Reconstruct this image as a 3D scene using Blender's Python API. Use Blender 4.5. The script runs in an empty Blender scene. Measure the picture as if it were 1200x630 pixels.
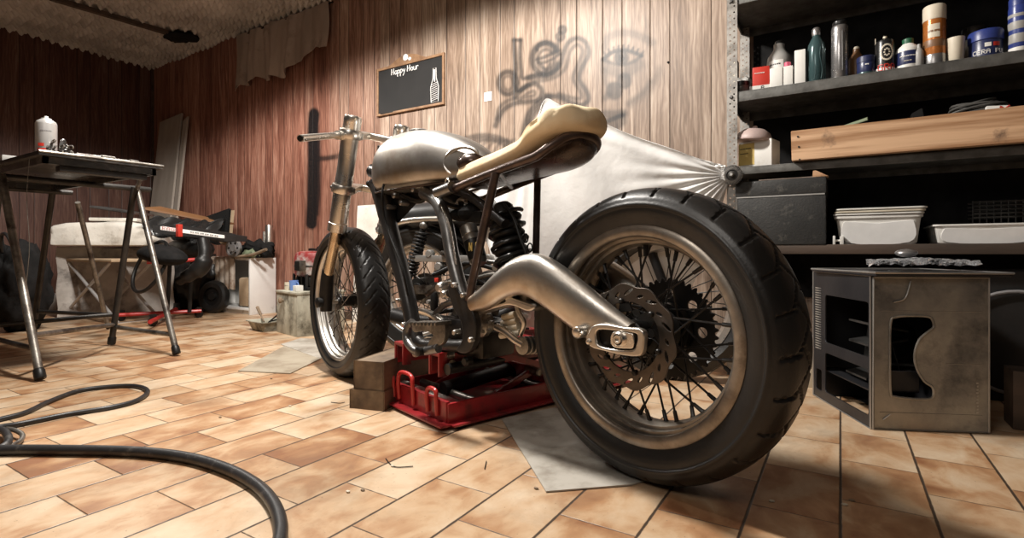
import bpy, bmesh, math, random
import numpy as np
from mathutils import Vector, Matrix, Quaternion
R = random.Random(7)
PI = math.pi
scene = bpy.context.scene
COL = scene.collection
V = Vector
# ---------------------------------------------------------------- camera geometry (photograph 1200 x 630)
F, CX, HY, EYE = 620.0, 600.0, 295.0, 0.5
FW = V((-.5276, .8495, 0)); RT = V((.8495, .5276, 0)); UP = V((0, 0, 1))
EY = V((0, 0, EYE))
def ray(px, py): return FW + RT*((px-CX)/F) + UP*((HY-py)/F)
def fl(px, py, z=0.0):                    # point of a level plane
    r = ray(px, py); return EY + r*((z-EYE)/r.z)
def wl(px, py, Y=2.7):                    # point of a plane parallel to the back wall
    r = ray(px, py); return EY + r*(Y/r.y)
def dp(px, py, d): return EY + ray(px, py)*d
def depth(p): return V(p).dot(FW)

# ---------------------------------------------------------------- mesh helpers
def new(): return bmesh.new()
def smooth(pts, k=6, closed=False):
    P = [V(p) for p in pts]; n = len(P); out = []
    seg = n if closed else n-1
    for i in range(seg):
        p1, p2 = P[i], P[(i+1) % n]
        p0 = P[i-1] if (closed or i > 0) else p1*2-p2
        p3 = P[(i+2) % n] if (closed or i < n-2) else p2*2-p1
        for j in range(k):
            t = j/k
            out.append(.5*((2*p1)+(p2-p0)*t+(2*p0-5*p1+4*p2-p3)*t*t+(3*p1-p0-3*p2+p3)*t**3))
    if not closed: out.append(P[-1])
    return out
def tube(bm, pts, r, n=12, closed=False, cap=True, flat=1.0, upv=None):
    P = [V(p) for p in pts]; m = len(P)
    rr = r if isinstance(r, (list, tuple)) else [r]*m
    if len(rr) != m: rr = [rr[min(len(rr)-1, 0)] + (rr[-1]-rr[0])*i/(m-1) for i in range(m)] if len(rr) == 2 else [rr[round(i*(len(rr)-1)/(m-1))] for i in range(m)]
    T = []
    for i in range(m):
        a = P[i-1] if (i > 0 or closed) else P[i]; b = P[(i+1) % m] if (i < m-1 or closed) else P[i]
        t = b-a; T.append(t.normalized() if t.length > 1e-9 else V((0, 0, 1)))
    u = T[0].orthogonal().normalized() if upv is None else (V(upv)-T[0]*V(upv).dot(T[0])).normalized()
    rings = []
    for i in range(m):
        u = u-T[i]*u.dot(T[i]); u.normalize(); v = T[i].cross(u)
        rings.append([bm.verts.new(P[i]+(u*math.cos(2*PI*j/n)+v*flat*math.sin(2*PI*j/n))*rr[i]) for j in range(n)])
    for i in range(m if closed else m-1):
        A, B = rings[i], rings[(i+1) % m]
        for j in range(n): bm.faces.new((A[j], A[(j+1) % n], B[(j+1) % n], B[j]))
    if cap and not closed:
        bm.faces.new(rings[0][::-1]); bm.faces.new(rings[-1])
    return bm
def pipe(bm, pts, ro, ri, n=14):          # open-ended tube with wall
    P = [V(p) for p in pts]; tube(bm, P, ro, n, cap=False)
    k = len(bm.verts)
    tube(bm, [P[-1], P[-1]+(P[-2]-P[-1]).normalized()*.02], ri, n, cap=False)
    return bm
def lathe(bm, prof, M=None, n=24, cap=True, closed=False):
    M = M or Matrix.Identity(4); rings = []
    for r, z in prof:
        rings.append([bm.verts.new(M @ V((r*math.cos(2*PI*j/n), r*math.sin(2*PI*j/n), z))) for j in range(n)])
    m = len(rings)
    for i in range(m if closed else m-1):
        A, B = rings[i], rings[(i+1) % m]
        for j in range(n): bm.faces.new((A[j], A[(j+1) % n], B[(j+1) % n], B[j]))
    if cap and not closed:
        bm.faces.new(rings[0][::-1]); bm.faces.new(rings[-1])
    return bm
def loft(bm, rings, cap=True, closed=False):
    RR = [[bm.verts.new(p) for p in r] for r in rings]; n = len(RR[0]); m = len(RR)
    for i in range(m if closed else m-1):
        A, B = RR[i], RR[(i+1) % m]
        for j in range(n): bm.faces.new((A[j], A[(j+1) % n], B[(j+1) % n], B[j]))
    if cap and not closed:
        bm.faces.new(RR[0][::-1]); bm.faces.new(RR[-1])
    return bm
def box(bm, c, s, M=None, bev=0.0, seg=2):
    M = M or Matrix.Identity(4)
    r = bmesh.ops.create_cube(bm, size=1.0); vs = r['verts']
    for v in vs: v.co = M @ (V(c)+V((v.co.x*s[0], v.co.y*s[1], v.co.z*s[2])))
    if bev:
        es = list({e for v in vs for e in v.link_edges})
        bmesh.ops.bevel(bm, geom=es, offset=min(bev, min(s)*.45), segments=seg, affect='EDGES', profile=.6)
    return bm
def bb(bm, lo, hi, M=None, bev=0.0):
    lo, hi = V(lo), V(hi); return box(bm, (lo+hi)/2, hi-lo, M, bev)
def hexa(bm, b, t, bev=0):                # 8 corner solid: four bottom, four top
    vs = [bm.verts.new(V(p)) for p in b]+[bm.verts.new(V(p)) for p in t]
    fs = [bm.faces.new(f) for f in ([vs[3], vs[2], vs[1], vs[0]], vs[4:], [vs[0], vs[1], vs[5], vs[4]], [vs[1], vs[2], vs[6], vs[5]], [vs[2], vs[3], vs[7], vs[6]], [vs[3], vs[0], vs[4], vs[7]])]
    if bev: bmesh.ops.bevel(bm, geom=list({e for f in fs for e in f.edges}), offset=bev, segments=2, affect='EDGES')
    return bm
def ball(bm, c, s, n=16, M=None):
    r = bmesh.ops.create_uvsphere(bm, u_segments=n, v_segments=max(6, n//2), radius=1.0)
    for v in r['verts']:
        p = V(c)+V((v.co.x*s[0], v.co.y*s[1], v.co.z*s[2])); v.co = M @ p if M else p
    return bm
def plate(bm, outlines, th, M, bevel=0.0):      # extruded 2D outline(s); inner outlines become holes. local z = thickness, centred
    cu = bpy.data.curves.new('tmp', 'CURVE'); cu.dimensions = '2D'; cu.fill_mode = 'BOTH'
    cu.extrude = max(th/2-bevel, 1e-5); cu.bevel_depth = bevel; cu.bevel_resolution = 2; cu.offset = -bevel
    for o in outlines:
        s = cu.splines.new('POLY'); s.points.add(len(o)-1); s.use_cyclic_u = True
        for i, p in enumerate(o): s.points[i].co = (p[0], p[1], 0, 1)
    ob = bpy.data.objects.new('tmp', cu); COL.objects.link(ob)
    dg = bpy.context.evaluated_depsgraph_get()
    me = bpy.data.meshes.new_from_object(ob.evaluated_get(dg))
    COL.objects.unlink(ob); bpy.data.objects.remove(ob); bpy.data.curves.remove(cu)
    me.transform(M)
    bm.from_mesh(me); bpy.data.meshes.remove(me)
    return bm
def circ(r, n=32, c=(0, 0), a0=0, ry=None): return [(c[0]+r*math.cos(a0+2*PI*i/n), c[1]+(ry or r)*math.sin(a0+2*PI*i/n)) for i in range(n)]
def rrect(x0, y0, x1, y1, r, n=4):
    o = []
    for cx, cy, a in ((x1-r, y1-r, 0), (x0+r, y1-r, 90), (x0+r, y0+r, 180), (x1-r, y0+r, 270)):
        for i in range(n+1):
            t = math.radians(a+90*i/n); o.append((cx+r*math.cos(t), cy+r*math.sin(t)))
    return o
def grid(bm, nx, ny, f):
    vs = [[bm.verts.new(f(i/nx, j/ny)) for i in range(nx+1)] for j in range(ny+1)]
    for j in range(ny):
        for i in range(nx): bm.faces.new((vs[j][i], vs[j][i+1], vs[j+1][i+1], vs[j+1][i]))
    return bm
def thick_grid(bm, nx, ny, f, th):        # double-walled grid
    def nrm(u, v):
        e = 1e-3; a = f(min(u+e, 1), v)-f(max(u-e, 0), v); b = f(u, min(v+e, 1))-f(u, max(v-e, 0))
        return a.cross(b).normalized()
    A = [[bm.verts.new(f(i/nx, j/ny)+nrm(i/nx, j/ny)*th/2) for i in range(nx+1)] for j in range(ny+1)]
    B = [[bm.verts.new(f(i/nx, j/ny)-nrm(i/nx, j/ny)*th/2) for i in range(nx+1)] for j in range(ny+1)]
    for j in range(ny):
        for i in range(nx):
            bm.faces.new((A[j][i], A[j][i+1], A[j+1][i+1], A[j+1][i])); bm.faces.new((B[j+1][i], B[j+1][i+1], B[j][i+1], B[j][i]))
    for i in range(nx):
        bm.faces.new((B[0][i], B[0][i+1], A[0][i+1], A[0][i])); bm.faces.new((A[ny][i], A[ny][i+1], B[ny][i+1], B[ny][i]))
    for j in range(ny):
        bm.faces.new((A[j][0], A[j+1][0], B[j+1][0], B[j][0])); bm.faces.new((B[j][nx], B[j+1][nx], A[j+1][nx], A[j][nx]))
    return bm
def rot(a, ax='Z'): return Matrix.Rotation(a, 4, ax)
def tr(p): return Matrix.Translation(V(p))
def align(p, d, x=None):                  # matrix taking local z to direction d at p
    d = V(d).normalized()
    x = V(x) if x is not None else d.orthogonal()
    x = (x-d*x.dot(d)).normalized(); y = d.cross(x)
    m = Matrix((x, y, d)).transposed().to_4x4(); m.translation = V(p); return m

# ---------------------------------------------------------------- objects
WM = {}
def setp(o, label=None, cat=None, group=None, kind=None):
    if label: o['label'] = label
    if cat: o['category'] = cat
    if group: o['group'] = group
    if kind: o['kind'] = kind
    return o
def thing(name, label, cat, loc=(0, 0, 0), rz=0.0, group=None):
    o = bpy.data.objects.new(name, None); COL.objects.link(o); o.empty_display_size = .05
    M = tr(loc) @ rot(rz); o.location = V(loc); o.rotation_euler = (0, 0, rz); WM[o.name] = M
    return setp(o, label, cat, group)
def ob(name, bm, mat, parent=None, local=False, ang=35, label=None, origin=None, mats=None, flatsh=False):
    me = bpy.data.meshes.new(name)
    bmesh.ops.recalc_face_normals(bm, faces=bm.faces[:]); bm.to_mesh(me); bm.free()
    o = bpy.data.objects.new(name, me); COL.objects.link(o)
    for m in (mats or [mat]): me.materials.append(m)
    if not flatsh:
        me.shade_smooth(); me.set_sharp_from_angle(angle=math.radians(ang))
    PM = WM.get(parent.name) if parent else None
    base = PM if PM is not None else Matrix.Identity(4)
    if not local and PM is not None: me.transform(PM.inverted())
    # put the origin at the middle of the foot of the mesh
    n = len(me.vertices); co = np.empty(n*3, dtype=np.float32); me.vertices.foreach_get('co', co); co = co.reshape(-1, 3)
    lo, hi = co.min(0), co.max(0)
    c = V(((lo[0]+hi[0])/2, (lo[1]+hi[1])/2, lo[2])) if origin is None else V(origin)
    c = V([float(x) for x in c])
    me.transform(tr(-c)); o.location = c
    if parent: o.parent = parent
    WM[o.name] = base @ tr(c)
    if label: o['label'] = label
    return o
def single(name, bm, mat, label, cat, group=None, **k):
    return setp(ob(name, bm, mat, **k), label, cat, group)
def struct(name, bm, mat, **k):
    return setp(ob(name, bm, mat, **k), kind='structure')
def copy_tree(o, parent=None):
    c = o.copy(); COL.objects.link(c)
    if parent is not None: c.parent = parent
    for ch in [x for x in o.children]: copy_tree(ch, c)
    return c

# ---------------------------------------------------------------- node helpers
class NT:
    def __init__(s, name):
        s.m = bpy.data.materials.new(name); s.m.use_nodes = True; s.t = s.m.node_tree; s.n = s.t.nodes; s.n.clear()
        s.out = s.n.new('ShaderNodeOutputMaterial'); s.b = s.n.new('ShaderNodeBsdfPrincipled')
        s.t.links.new(s.b.outputs[0], s.out.inputs[0])
        s.tc = s.n.new('ShaderNodeTexCoord')
    def L(s, a, b): s.t.links.new(a, b)
    def inp(s, node, i, v):
        k = node.inputs[i]
        if hasattr(v, 'is_output') or isinstance(v, bpy.types.NodeSocket): s.L(v, k)
        elif v is not None:
            k.default_value = v
    def math(s, op, a, b=None, c=None, clamp=False):
        n = s.n.new('ShaderNodeMath'); n.operation = op; n.use_clamp = clamp
        s.inp(n, 0, a); s.inp(n, 1, b); s.inp(n, 2, c); return n.outputs[0]
    def sep(s, v): n = s.n.new('ShaderNodeSeparateXYZ'); s.L(v, n.inputs[0]); return n.outputs
    def comb(s, x, y, z): n = s.n.new('ShaderNodeCombineXYZ'); s.inp(n, 0, x); s.inp(n, 1, y); s.inp(n, 2, z); return n.outputs[0]
    def mapv(s, v, sc=(1, 1, 1), ro=(0, 0, 0)):
        n = s.n.new('ShaderNodeMapping'); s.L(v, n.inputs[0]); n.inputs['Scale'].default_value = sc; n.inputs['Rotation'].default_value = ro; return n.outputs[0]
    def noise(s, v, sc, det=4, ro=.55, dist=0):
        n = s.n.new('ShaderNodeTexNoise'); s.inp(n, 'Vector', v); n.inputs['Scale'].default_value = sc; n.inputs['Detail'].default_value = det
        n.inputs['Roughness'].default_value = ro; n.inputs['Distortion'].default_value = dist; return n.outputs[0]
    def white(s, v): n = s.n.new('ShaderNodeTexWhiteNoise'); n.noise_dimensions = '3D'; s.L(v, n.inputs['Vector']); return n.outputs['Value']
    def ramp(s, f, stops, interp='LINEAR'):
        n = s.n.new('ShaderNodeValToRGB'); s.L(f, n.inputs[0]); e = n.color_ramp.elements; n.color_ramp.interpolation = interp
        while len(e) > 1: e.remove(e[0])
        for i, (p, c) in enumerate(stops):
            x = e[0] if i == 0 else e.new(p); x.position = p
            x.color = (c, c, c, 1) if isinstance(c, (int, float)) else (*c, 1)
        return n.outputs[0]
    def mix(s, f, a, b, mode='MIX'):
        n = s.n.new('ShaderNodeMix'); n.data_type = 'RGBA'; n.blend_type = mode
        s.inp(n, 0, f)
        for i, v in ((6, a), (7, b)):
            if isinstance(v, (tuple, list)): v = (*v, 1) if len(v) == 3 else v
            s.inp(n, i, v)
        return n.outputs[2]
    def bump(s, h, st=.3, dist=.01):
        n = s.n.new('ShaderNodeBump'); s.L(h, n.inputs['Height']); n.inputs['Strength'].default_value = st; n.inputs['Distance'].default_value = dist
        s.L(n.outputs[0], s.b.inputs['Normal'])
    def set(s, **k):
        for a, v in k.items():
            a = {'col': 'Base Color', 'rough': 'Roughness', 'metal': 'Metallic', 'spec': 'Specular IOR Level', 'trans': 'Transmission Weight', 'alpha': 'Alpha', 'coat': 'Coat Weight', 'sub': 'Subsurface Weight', 'em': 'Emission Color', 'ems': 'Emission Strength', 'ior': 'IOR'}[a]
            if isinstance(v, (tuple, list)) and len(v) == 3: v = (*v, 1)
            s.inp(s.b, a, v)
def mat(name, c1, c2=None, rough=.5, metal=0.0, sc=12, stretch=(1, 1, 1), bump=.1, bsc=None, lo=.35, hi=.65, spec=.5, rv=.12, det=5, dirt=None, dsc=4, dlo=.52, dhi=.7, coat=0, trans=0, alpha=None, bd=.004):
    t = NT(name); v = t.tc.outputs['Object']
    c2 = c2 or tuple(x*.7 for x in c1)
    vv = t.mapv(v, stretch) if stretch != (1, 1, 1) else v
    n = t.noise(vv, sc, det); col = t.ramp(n, [(lo, c1), (hi, c2)])
    if dirt:
        dn = t.noise(v, dsc, 8, .65); df = t.ramp(dn, [(dlo, 0.0), (dhi, 1.0)]); col = t.mix(df, col, dirt)
    rn = t.ramp(n, [(.2, max(.02, rough-rv)), (.8, min(1, rough+rv))])
    t.set(col=col, rough=rn, metal=metal, spec=spec)
    if coat: t.set(coat=coat)
    if trans: t.set(trans=trans)
    if alpha is not None: t.set(alpha=alpha)
    if bump: t.bump(t.noise(vv, bsc or sc*6, 4), bump, bd)
    return t.m
# ================================================================ materials
M = {}
def floor_mat():
    t = NT('terracotta_tiles'); x, y, z = t.sep(t.tc.outputs['Object'])
    w, l = .152, .238
    gx = t.math('DIVIDE', x, w); row = t.math('FLOOR', gx); fv = t.math('FRACT', gx)
    par = t.math('MODULO', t.math('ABSOLUTE', row), 2.0)
    gy = t.math('DIVIDE', t.math('ADD', y, t.math('ADD', -.072, t.math('MULTIPLY', par, -.119))), l)
    col_ = t.math('FLOOR', gy); fu = t.math('FRACT', gy)
    # a little wander so that the joints are hand laid
    def edge(f, size): return t.math('MULTIPLY', t.math('MINIMUM', f, t.math('SUBTRACT', 1.0, f)), size)
    ex = edge(fv, w); ey = edge(fu, l)
    wob = t.math('MULTIPLY', t.math('SUBTRACT', t.noise(t.tc.outputs['Object'], 55, 3), .5), .0022)
    jx = t.math('ADD', ex, wob); jy = t.math('ADD', ey, wob)
    jx = t.math('ADD', jx, -.0016)
    jy = t.math('ADD', jy, -.0002)
    e = t.math('MINIMUM', jx, jy)
    grout = t.math('SUBTRACT', 1.0, t.math('DIVIDE', t.math('MAXIMUM', e, 0.0), .0018), clamp=True)
    rid = t.comb(row, col_, 3.7); rnd = t.white(rid)
    off = t.comb(t.math('MULTIPLY', rnd, 37.0), t.math('MULTIPLY', rnd, 91.0), rnd)
    add = t.n.new('ShaderNodeVectorMath'); add.operation = 'ADD'; t.L(t.tc.outputs['Object'], add.inputs[0]); t.L(off, add.inputs[1])
    cl = t.noise(t.mapv(add.outputs[0], (1.6, 1.0, 1)), 7.5, 5, .55, .4)
    edgeo = t.math('SUBTRACT', 1.0, t.math('DIVIDE', ey, .07), clamp=True)
    edgex = t.math('SUBTRACT', 1.0, t.math('DIVIDE', ex, .05), clamp=True)
    # flamed edges: strength and side differ from tile to tile
    sgn = t.math('MULTIPLY', t.math('SUBTRACT', t.white(t.comb(row, col_, 9.1)), .35), t.math('ADD', edgeo, t.math('MULTIPLY', edgex, .5)))
    fac = t.math('ADD', t.math('ADD', t.math('MULTIPLY', cl, 1.0), t.math('MULTIPLY', sgn, .27)), t.math('MULTIPLY', t.math('SUBTRACT', rnd, .5), .24))
    c = t.ramp(fac, [(.28, (.66, .52, .37)), (.49, (.55, .375, .23)), (.62, (.42, .235, .12)), (.80, (.26, .115, .052))])
    sp = t.ramp(t.noise(t.tc.outputs['Object'], 130, 3, .6), [(.66, 0.0), (.74, .75)]); c = t.mix(sp, c, (.16, .09, .05))
    di = t.ramp(t.noise(t.tc.outputs['Object'], 2.3, 8, .68), [(.50, 0.0), (.72, .55)]); c = t.mix(di, c, (.17, .11, .07))
    c = t.mix(grout, c, (.065, .045, .032))
    t.set(col=c, rough=t.ramp(cl, [(.3, .30), (.7, .48)]), spec=.45)
    h = t.math('ADD', t.math('MULTIPLY', grout, -1.0), t.math('MULTIPLY', t.noise(t.tc.outputs['Object'], 40, 4), .22))
    t.bump(h, .55, .003); return t.m
def panel_mat(name, grooves=True, axis='X', dark=1.0):
    t = NT(name); o = t.tc.outputs['Object']; x, y, z = t.sep(o)
    a = x if axis == 'X' else y
    per = .926; f = t.math('MODULO', t.math('ADD', t.math('MULTIPLY', a, -1.0 if axis == 'X' else 1.0), -.533+per*2 if axis == 'X' else per*9), per)
    g = None; idx = None
    for q in (0, .202, .303, .455, .565, .72, .82):
        d = t.math('ABSOLUTE', t.math('SUBTRACT', f, q)); k = t.math('SUBTRACT', 1.0, t.math('DIVIDE', d, .0048), clamp=True)
        s_ = t.math('GREATER_THAN', f, q)
        g = k if g is None else t.math('MAXIMUM', g, k); idx = s_ if idx is None else t.math('ADD', idx, s_)
    pid = t.math('FLOOR', t.math('DIVIDE', a, per))
    rnd = t.white(t.comb(idx, pid, 1.3))
    sx = t.comb(t.math('MULTIPLY', a, 1.0), t.math('MULTIPLY', rnd, 13.0), t.math('MULTIPLY', z, .085))
    n1 = t.noise(sx, 17, 6, .62, .9)
    sx2 = t.comb(t.math('MULTIPLY', a, 1.0), t.math('MULTIPLY', rnd, 5.0), t.math('MULTIPLY', z, .22))
    w = t.n.new('ShaderNodeTexWave'); w.wave_type = 'BANDS'; w.bands_direction = 'X'; t.L(sx2, w.inputs['Vector']); w.inputs['Scale'].default_value = 13; w.inputs['Distortion'].default_value = 14; w.inputs['Detail'].default_value = 3; w.inputs['Detail Scale'].default_value = 1.2
    fine = t.noise(t.comb(a, rnd, t.math('MULTIPLY', z, .03)), 160, 3, .6)
    v = t.math('ADD', t.math('ADD', t.math('MULTIPLY', n1, .62), t.math('MULTIPLY', w.outputs['Fac'], .075)), t.math('MULTIPLY', fine, .36))
    v = t.math('ADD', v, t.math('MULTIPLY', t.math('SUBTRACT', rnd, .5), .10))
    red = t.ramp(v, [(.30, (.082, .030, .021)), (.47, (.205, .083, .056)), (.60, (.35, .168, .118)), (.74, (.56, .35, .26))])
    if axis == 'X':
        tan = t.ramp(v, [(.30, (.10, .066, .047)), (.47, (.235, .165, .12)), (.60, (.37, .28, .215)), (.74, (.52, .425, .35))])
        lit_mix = t.math('DIVIDE', t.math('ADD', a, t.math('ADD', 3.5, t.math('MULTIPLY', rnd, .5))), 1.5, clamp=True)   # boards paled to tan towards the shelves: lamp brightness put into the colour
        c = t.mix(lit_mix, red, tan)
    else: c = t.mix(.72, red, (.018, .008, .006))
    c = t.mix(t.math('MULTIPLY', g, .93), c, (.014, .008, .006))
    if axis == 'X':
        at = t.n.new('ShaderNodeAttribute'); at.attribute_name = 'paint'; pf = at.outputs['Fac']
        pn = t.math('MULTIPLY', pf, t.ramp(t.noise(o, 60, 4), [(.3, .93), (.6, 1.0)]))
        c = t.mix(pn, c, (.007, .007, .008))
    t.set(col=c, rough=.46, spec=.35)
    t.bump(t.math('ADD', t.math('MULTIPLY', g, -1.0), t.math('MULTIPLY', fine, .12)), .5, .004); return t.m
def ceil_mat():
    t = NT('dusty_foam'); o = t.tc.outputs['Object']
    c = t.ramp(t.noise(o, 3, 8, .7), [(.35, (.58, .54, .50)), (.6, (.36, .33, .30))])
    t.set(col=c, rough=.95, spec=.1); t.bump(t.noise(o, 90, 5, .7), .6, .01); return t.m
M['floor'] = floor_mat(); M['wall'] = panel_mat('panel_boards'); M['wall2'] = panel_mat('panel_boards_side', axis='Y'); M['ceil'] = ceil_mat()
M['steel'] = mat('raw_steel', (.62, .60, .57), (.36, .34, .31), .40, 1.0, 7, bump=.05, bsc=60, dirt=(.24, .17, .10), dsc=5, dlo=.5, dhi=.8, rv=.10)
M['cast'] = mat('cast_aluminium', (.66, .63, .58), (.44, .40, .35), .36, 1.0, 9, bump=.10, bsc=90, dirt=(.30, .19, .10), dsc=7, dlo=.5, dhi=.8, rv=.1)
M['chrome'] = mat('fork_chrome', (.86, .83, .78), (.70, .66, .60), .30, 1.0, 14, bump=.03, rv=.08)
M['gold'] = mat('fork_gold', (.70, .58, .42), (.50, .40, .28), .25, 1.0, 14, bump=.03)
M['dkmetal'] = mat('black_metal', (.030, .028, .027), (.014, .013, .013), .38, .35, 20, bump=.12, dirt=(.10, .085, .07), dsc=11, dlo=.58, dhi=.85)
M['grmetal'] = mat('grey_metal', (.23, .225, .22), (.10, .098, .095), .34, .85, 16, bump=.1, dirt=(.05, .04, .035), dsc=12)
M['rust'] = mat('brown_primer_tube', (.12, .082, .068), (.045, .032, .028), .33, .55, 18, bump=.08, rv=.1, stretch=(1, 1, 1))
M['rubber'] = mat('tyre_rubber', (.016, .0155, .015), (.008, .0075, .007), .40, 0, 9, bump=.12, bsc=140, dirt=(.040, .036, .032), dsc=6, dlo=.54, dhi=.8, spec=.5)
M['rimb'] = mat('worn_rim', (.40, .36, .31), (.20, .175, .15), .42, .85, 12, bump=.1, dirt=(.10, .07, .05), dsc=9)
M['rims'] = mat('silver_rim', (.72, .70, .66), (.50, .47, .43), .34, .85, 12, bump=.06)
M['hub'] = mat('hub_black', (.018, .017, .016), (.009, .009, .009), .42, .4, 20, bump=.06)
M['disc'] = mat('brake_disc_steel', (.13, .11, .095), (.06, .052, .045), .40, .9, 14, bump=.1)
M['red'] = mat('red_paint', (.34, .018, .022), (.18, .012, .014), .38, 0, 8, bump=.1, dirt=(.035, .018, .016), dsc=13, dlo=.50, dhi=.72, coat=.2)
M['redworn'] = mat('worn_red_paint', (.30, .03, .03), (.18, .02, .02), .45, .1, 8, bump=.15, dirt=(.42, .38, .35), dsc=10, dlo=.44, dhi=.60)
M['foam'] = mat('yellow_foam', (.88, .73, .50), (.80, .60, .36), .85, 0, 6, bump=.35, bsc=50, dirt=(.90, .80, .60), dsc=7, spec=.2)
M['pan'] = mat('seat_pan_brown', (.075, .048, .036), (.030, .021, .018), .28, .5, 8, bump=.04)
M['cloth'] = mat('white_sheet', (.91, .90, .88), (.84, .83, .81), .92, 0, 3, bump=.35, bsc=11, spec=.1, bd=.012)
M['curtain'] = mat('grey_curtain', (.42, .34, .29), (.30, .24, .20), .95, 0, 5, bump=.3, bsc=200, stretch=(1, 1, .3), spec=.1, dirt=(.16, .12, .10))
M['timber'] = mat('old_timber', (.30, .22, .145), (.13, .09, .06), .8, 0, 9, stretch=(1, .12, 1), bump=.4, bsc=40, dirt=(.06, .045, .035))
M['timbere'] = mat('timber_end', (.42, .29, .17), (.26, .17, .10), .8, 0, 30, bump=.4, dirt=(.10, .07, .05))
M['pine'] = mat('pine_board', (.66, .42, .25), (.36, .19, .09), .65, 0, 30, stretch=(.05, 1, 1), bump=.25, bsc=60, lo=.42, hi=.60, dirt=(.14, .08, .05), dsc=9, dlo=.6, dhi=.75)
M['shelf'] = mat('shelf_grey', (.12, .117, .108), (.065, .062, .056), .6, .3, 20, bump=.15, dirt=(.05, .045, .04))
M['shelfw'] = mat('shelf_brown', (.085, .055, .038), (.04, .028, .02), .6, 0, 12, bump=.15, stretch=(.2, 1, 1))
M['upright'] = mat('galvanised', (.40, .38, .35), (.22, .205, .19), .42, .7, 25, bump=.1, dirt=(.10, .085, .07), dsc=12)
M['plblack'] = mat('black_plastic', (.022, .021, .021), (.012, .012, .012), .40, 0, 12, bump=.06)
M['dkcloth'] = mat('black_cloth', (.016, .015, .015), (.009, .009, .009), .9, 0, 12, bump=.4, spec=.15)
M['toolbox'] = mat('toolbox_black', (.036, .035, .033), (.018, .018, .017), .62, 0, 6, bump=.3, bsc=120, dirt=(.085, .08, .07), dsc=22, dlo=.57, dhi=.7)
M['white'] = mat('white_plastic', (.78, .77, .73), (.66, .64, .60), .45, 0, 6, bump=.04, dirt=(.50, .45, .38), dsc=6, dlo=.6)
M['cream'] = mat('cream_plastic', (.68, .62, .50), (.55, .48, .37), .5, 0, 8, bump=.05)
M['cabinet'] = mat('white_laminate', (.82, .82, .80), (.72, .71, .69), .45, 0, 4, bump=.05, dirt=(.35, .30, .25), dsc=9, dlo=.60, dhi=.78)
M['crate'] = mat('whitewashed_wood', (.50, .49, .40), (.30, .28, .22), .8, 0, 12, stretch=(1, 1, .3), bump=.4, dirt=(.10, .09, .065), dsc=9, dlo=.48, dhi=.66)
M['wrap'] = mat('white_wrap', (.82, .79, .73), (.66, .62, .55), .55, 0, 5, bump=.5, bsc=14, dirt=(.30, .26, .21), dsc=7, dlo=.56, dhi=.74, bd=.01)
M['carton'] = mat('grey_carton', (.56, .52, .48), (.36, .33, .30), .8, 0, 6, bump=.3, bsc=14, dirt=(.10, .085, .075), dsc=5, bd=.01)
M['card'] = mat('cardboard', (.46, .34, .22), (.34, .24, .15), .85, 0, 6, bump=.2)
M['sheetm'] = mat('grey_sheet', (.50, .47, .42), (.38, .35, .30), .6, 0, 5, bump=.12, dirt=(.17, .135, .10), dsc=5, dlo=.5, dhi=.75)
M['sheeto'] = mat('ochre_sheet', (.40, .35, .27), (.32, .27, .20), .7, 0, 5, bump=.12, dirt=(.20, .15, .10), dsc=5, dlo=.5, dhi=.75)
M['hose'] = mat('black_hose', (.030, .029, .030), (.016, .016, .017), .42, 0, 14, bump=.15, dirt=(.13, .12, .11), dsc=25, dlo=.58, dhi=.78)
M['tabtop'] = mat('table_top_black', (.030, .029, .029), (.016, .016, .016), .30, 0, 8, bump=.1, dirt=(.09, .08, .07), dsc=15)
M['legm'] = mat('worn_steel_leg', (.30, .28, .25), (.14, .125, .11), .42, .75, 14, bump=.15, dirt=(.06, .05, .045), dsc=12, dlo=.5, dhi=.65)
M['legd'] = mat('dark_steel_leg', (.05, .046, .042), (.025, .023, .022), .45, .6, 14, bump=.1)
M['plank'] = mat('painted_plank', (.40, .35, .30), (.30, .26, .22), .7, 0, 6, bump=.1, stretch=(1, 1, .3))
M['chalk'] = mat('chalkboard', (.012, .012, .012), (.024, .023, .023), .85, 0, 5, bump=.02)
M['chalkw'] = mat('chalk_white', (.85, .84, .82), (.78, .77, .75), .9, 0, 20, bump=0)
M['frame'] = mat('board_frame', (.34, .20, .11), (.20, .11, .06), .6, 0, 20, bump=.1, stretch=(1, 1, 1))
M['spray'] = mat('silver_can', (.62, .61, .60), (.52, .51, .50), .35, .5, 10, bump=.02)
M['case'] = mat('case_metal', (.46, .43, .37), (.20, .195, .185), .45, .35, 6, bump=.15, bsc=120, dirt=(.04, .043, .05), dsc=4.5, dlo=.48, dhi=.66, rv=.1)
M['casei'] = mat('case_black', (.03, .03, .033), (.016, .016, .019), .35, .2, 6, bump=.08)
M['bright'] = mat('bright_edge', (.55, .54, .52), (.40, .39, .37), .4, .8, 12, bump=.05)
M['spring'] = mat('spring_black', (.035, .034, .034), (.02, .02, .02), .3, .3, 12, bump=.02)
M['alu2'] = mat('dull_aluminium', (.32, .305, .28), (.14, .13, .115), .38, .9, 22, bump=.2, dirt=(.05, .04, .035), dsc=16, dlo=.48, dhi=.66)
def simple(name, c, rough=.5, metal=0, **k):
    M[name] = mat(name, c, tuple(x*.8 for x in c), rough, metal, 10, bump=.04, **k); return M[name]
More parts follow.
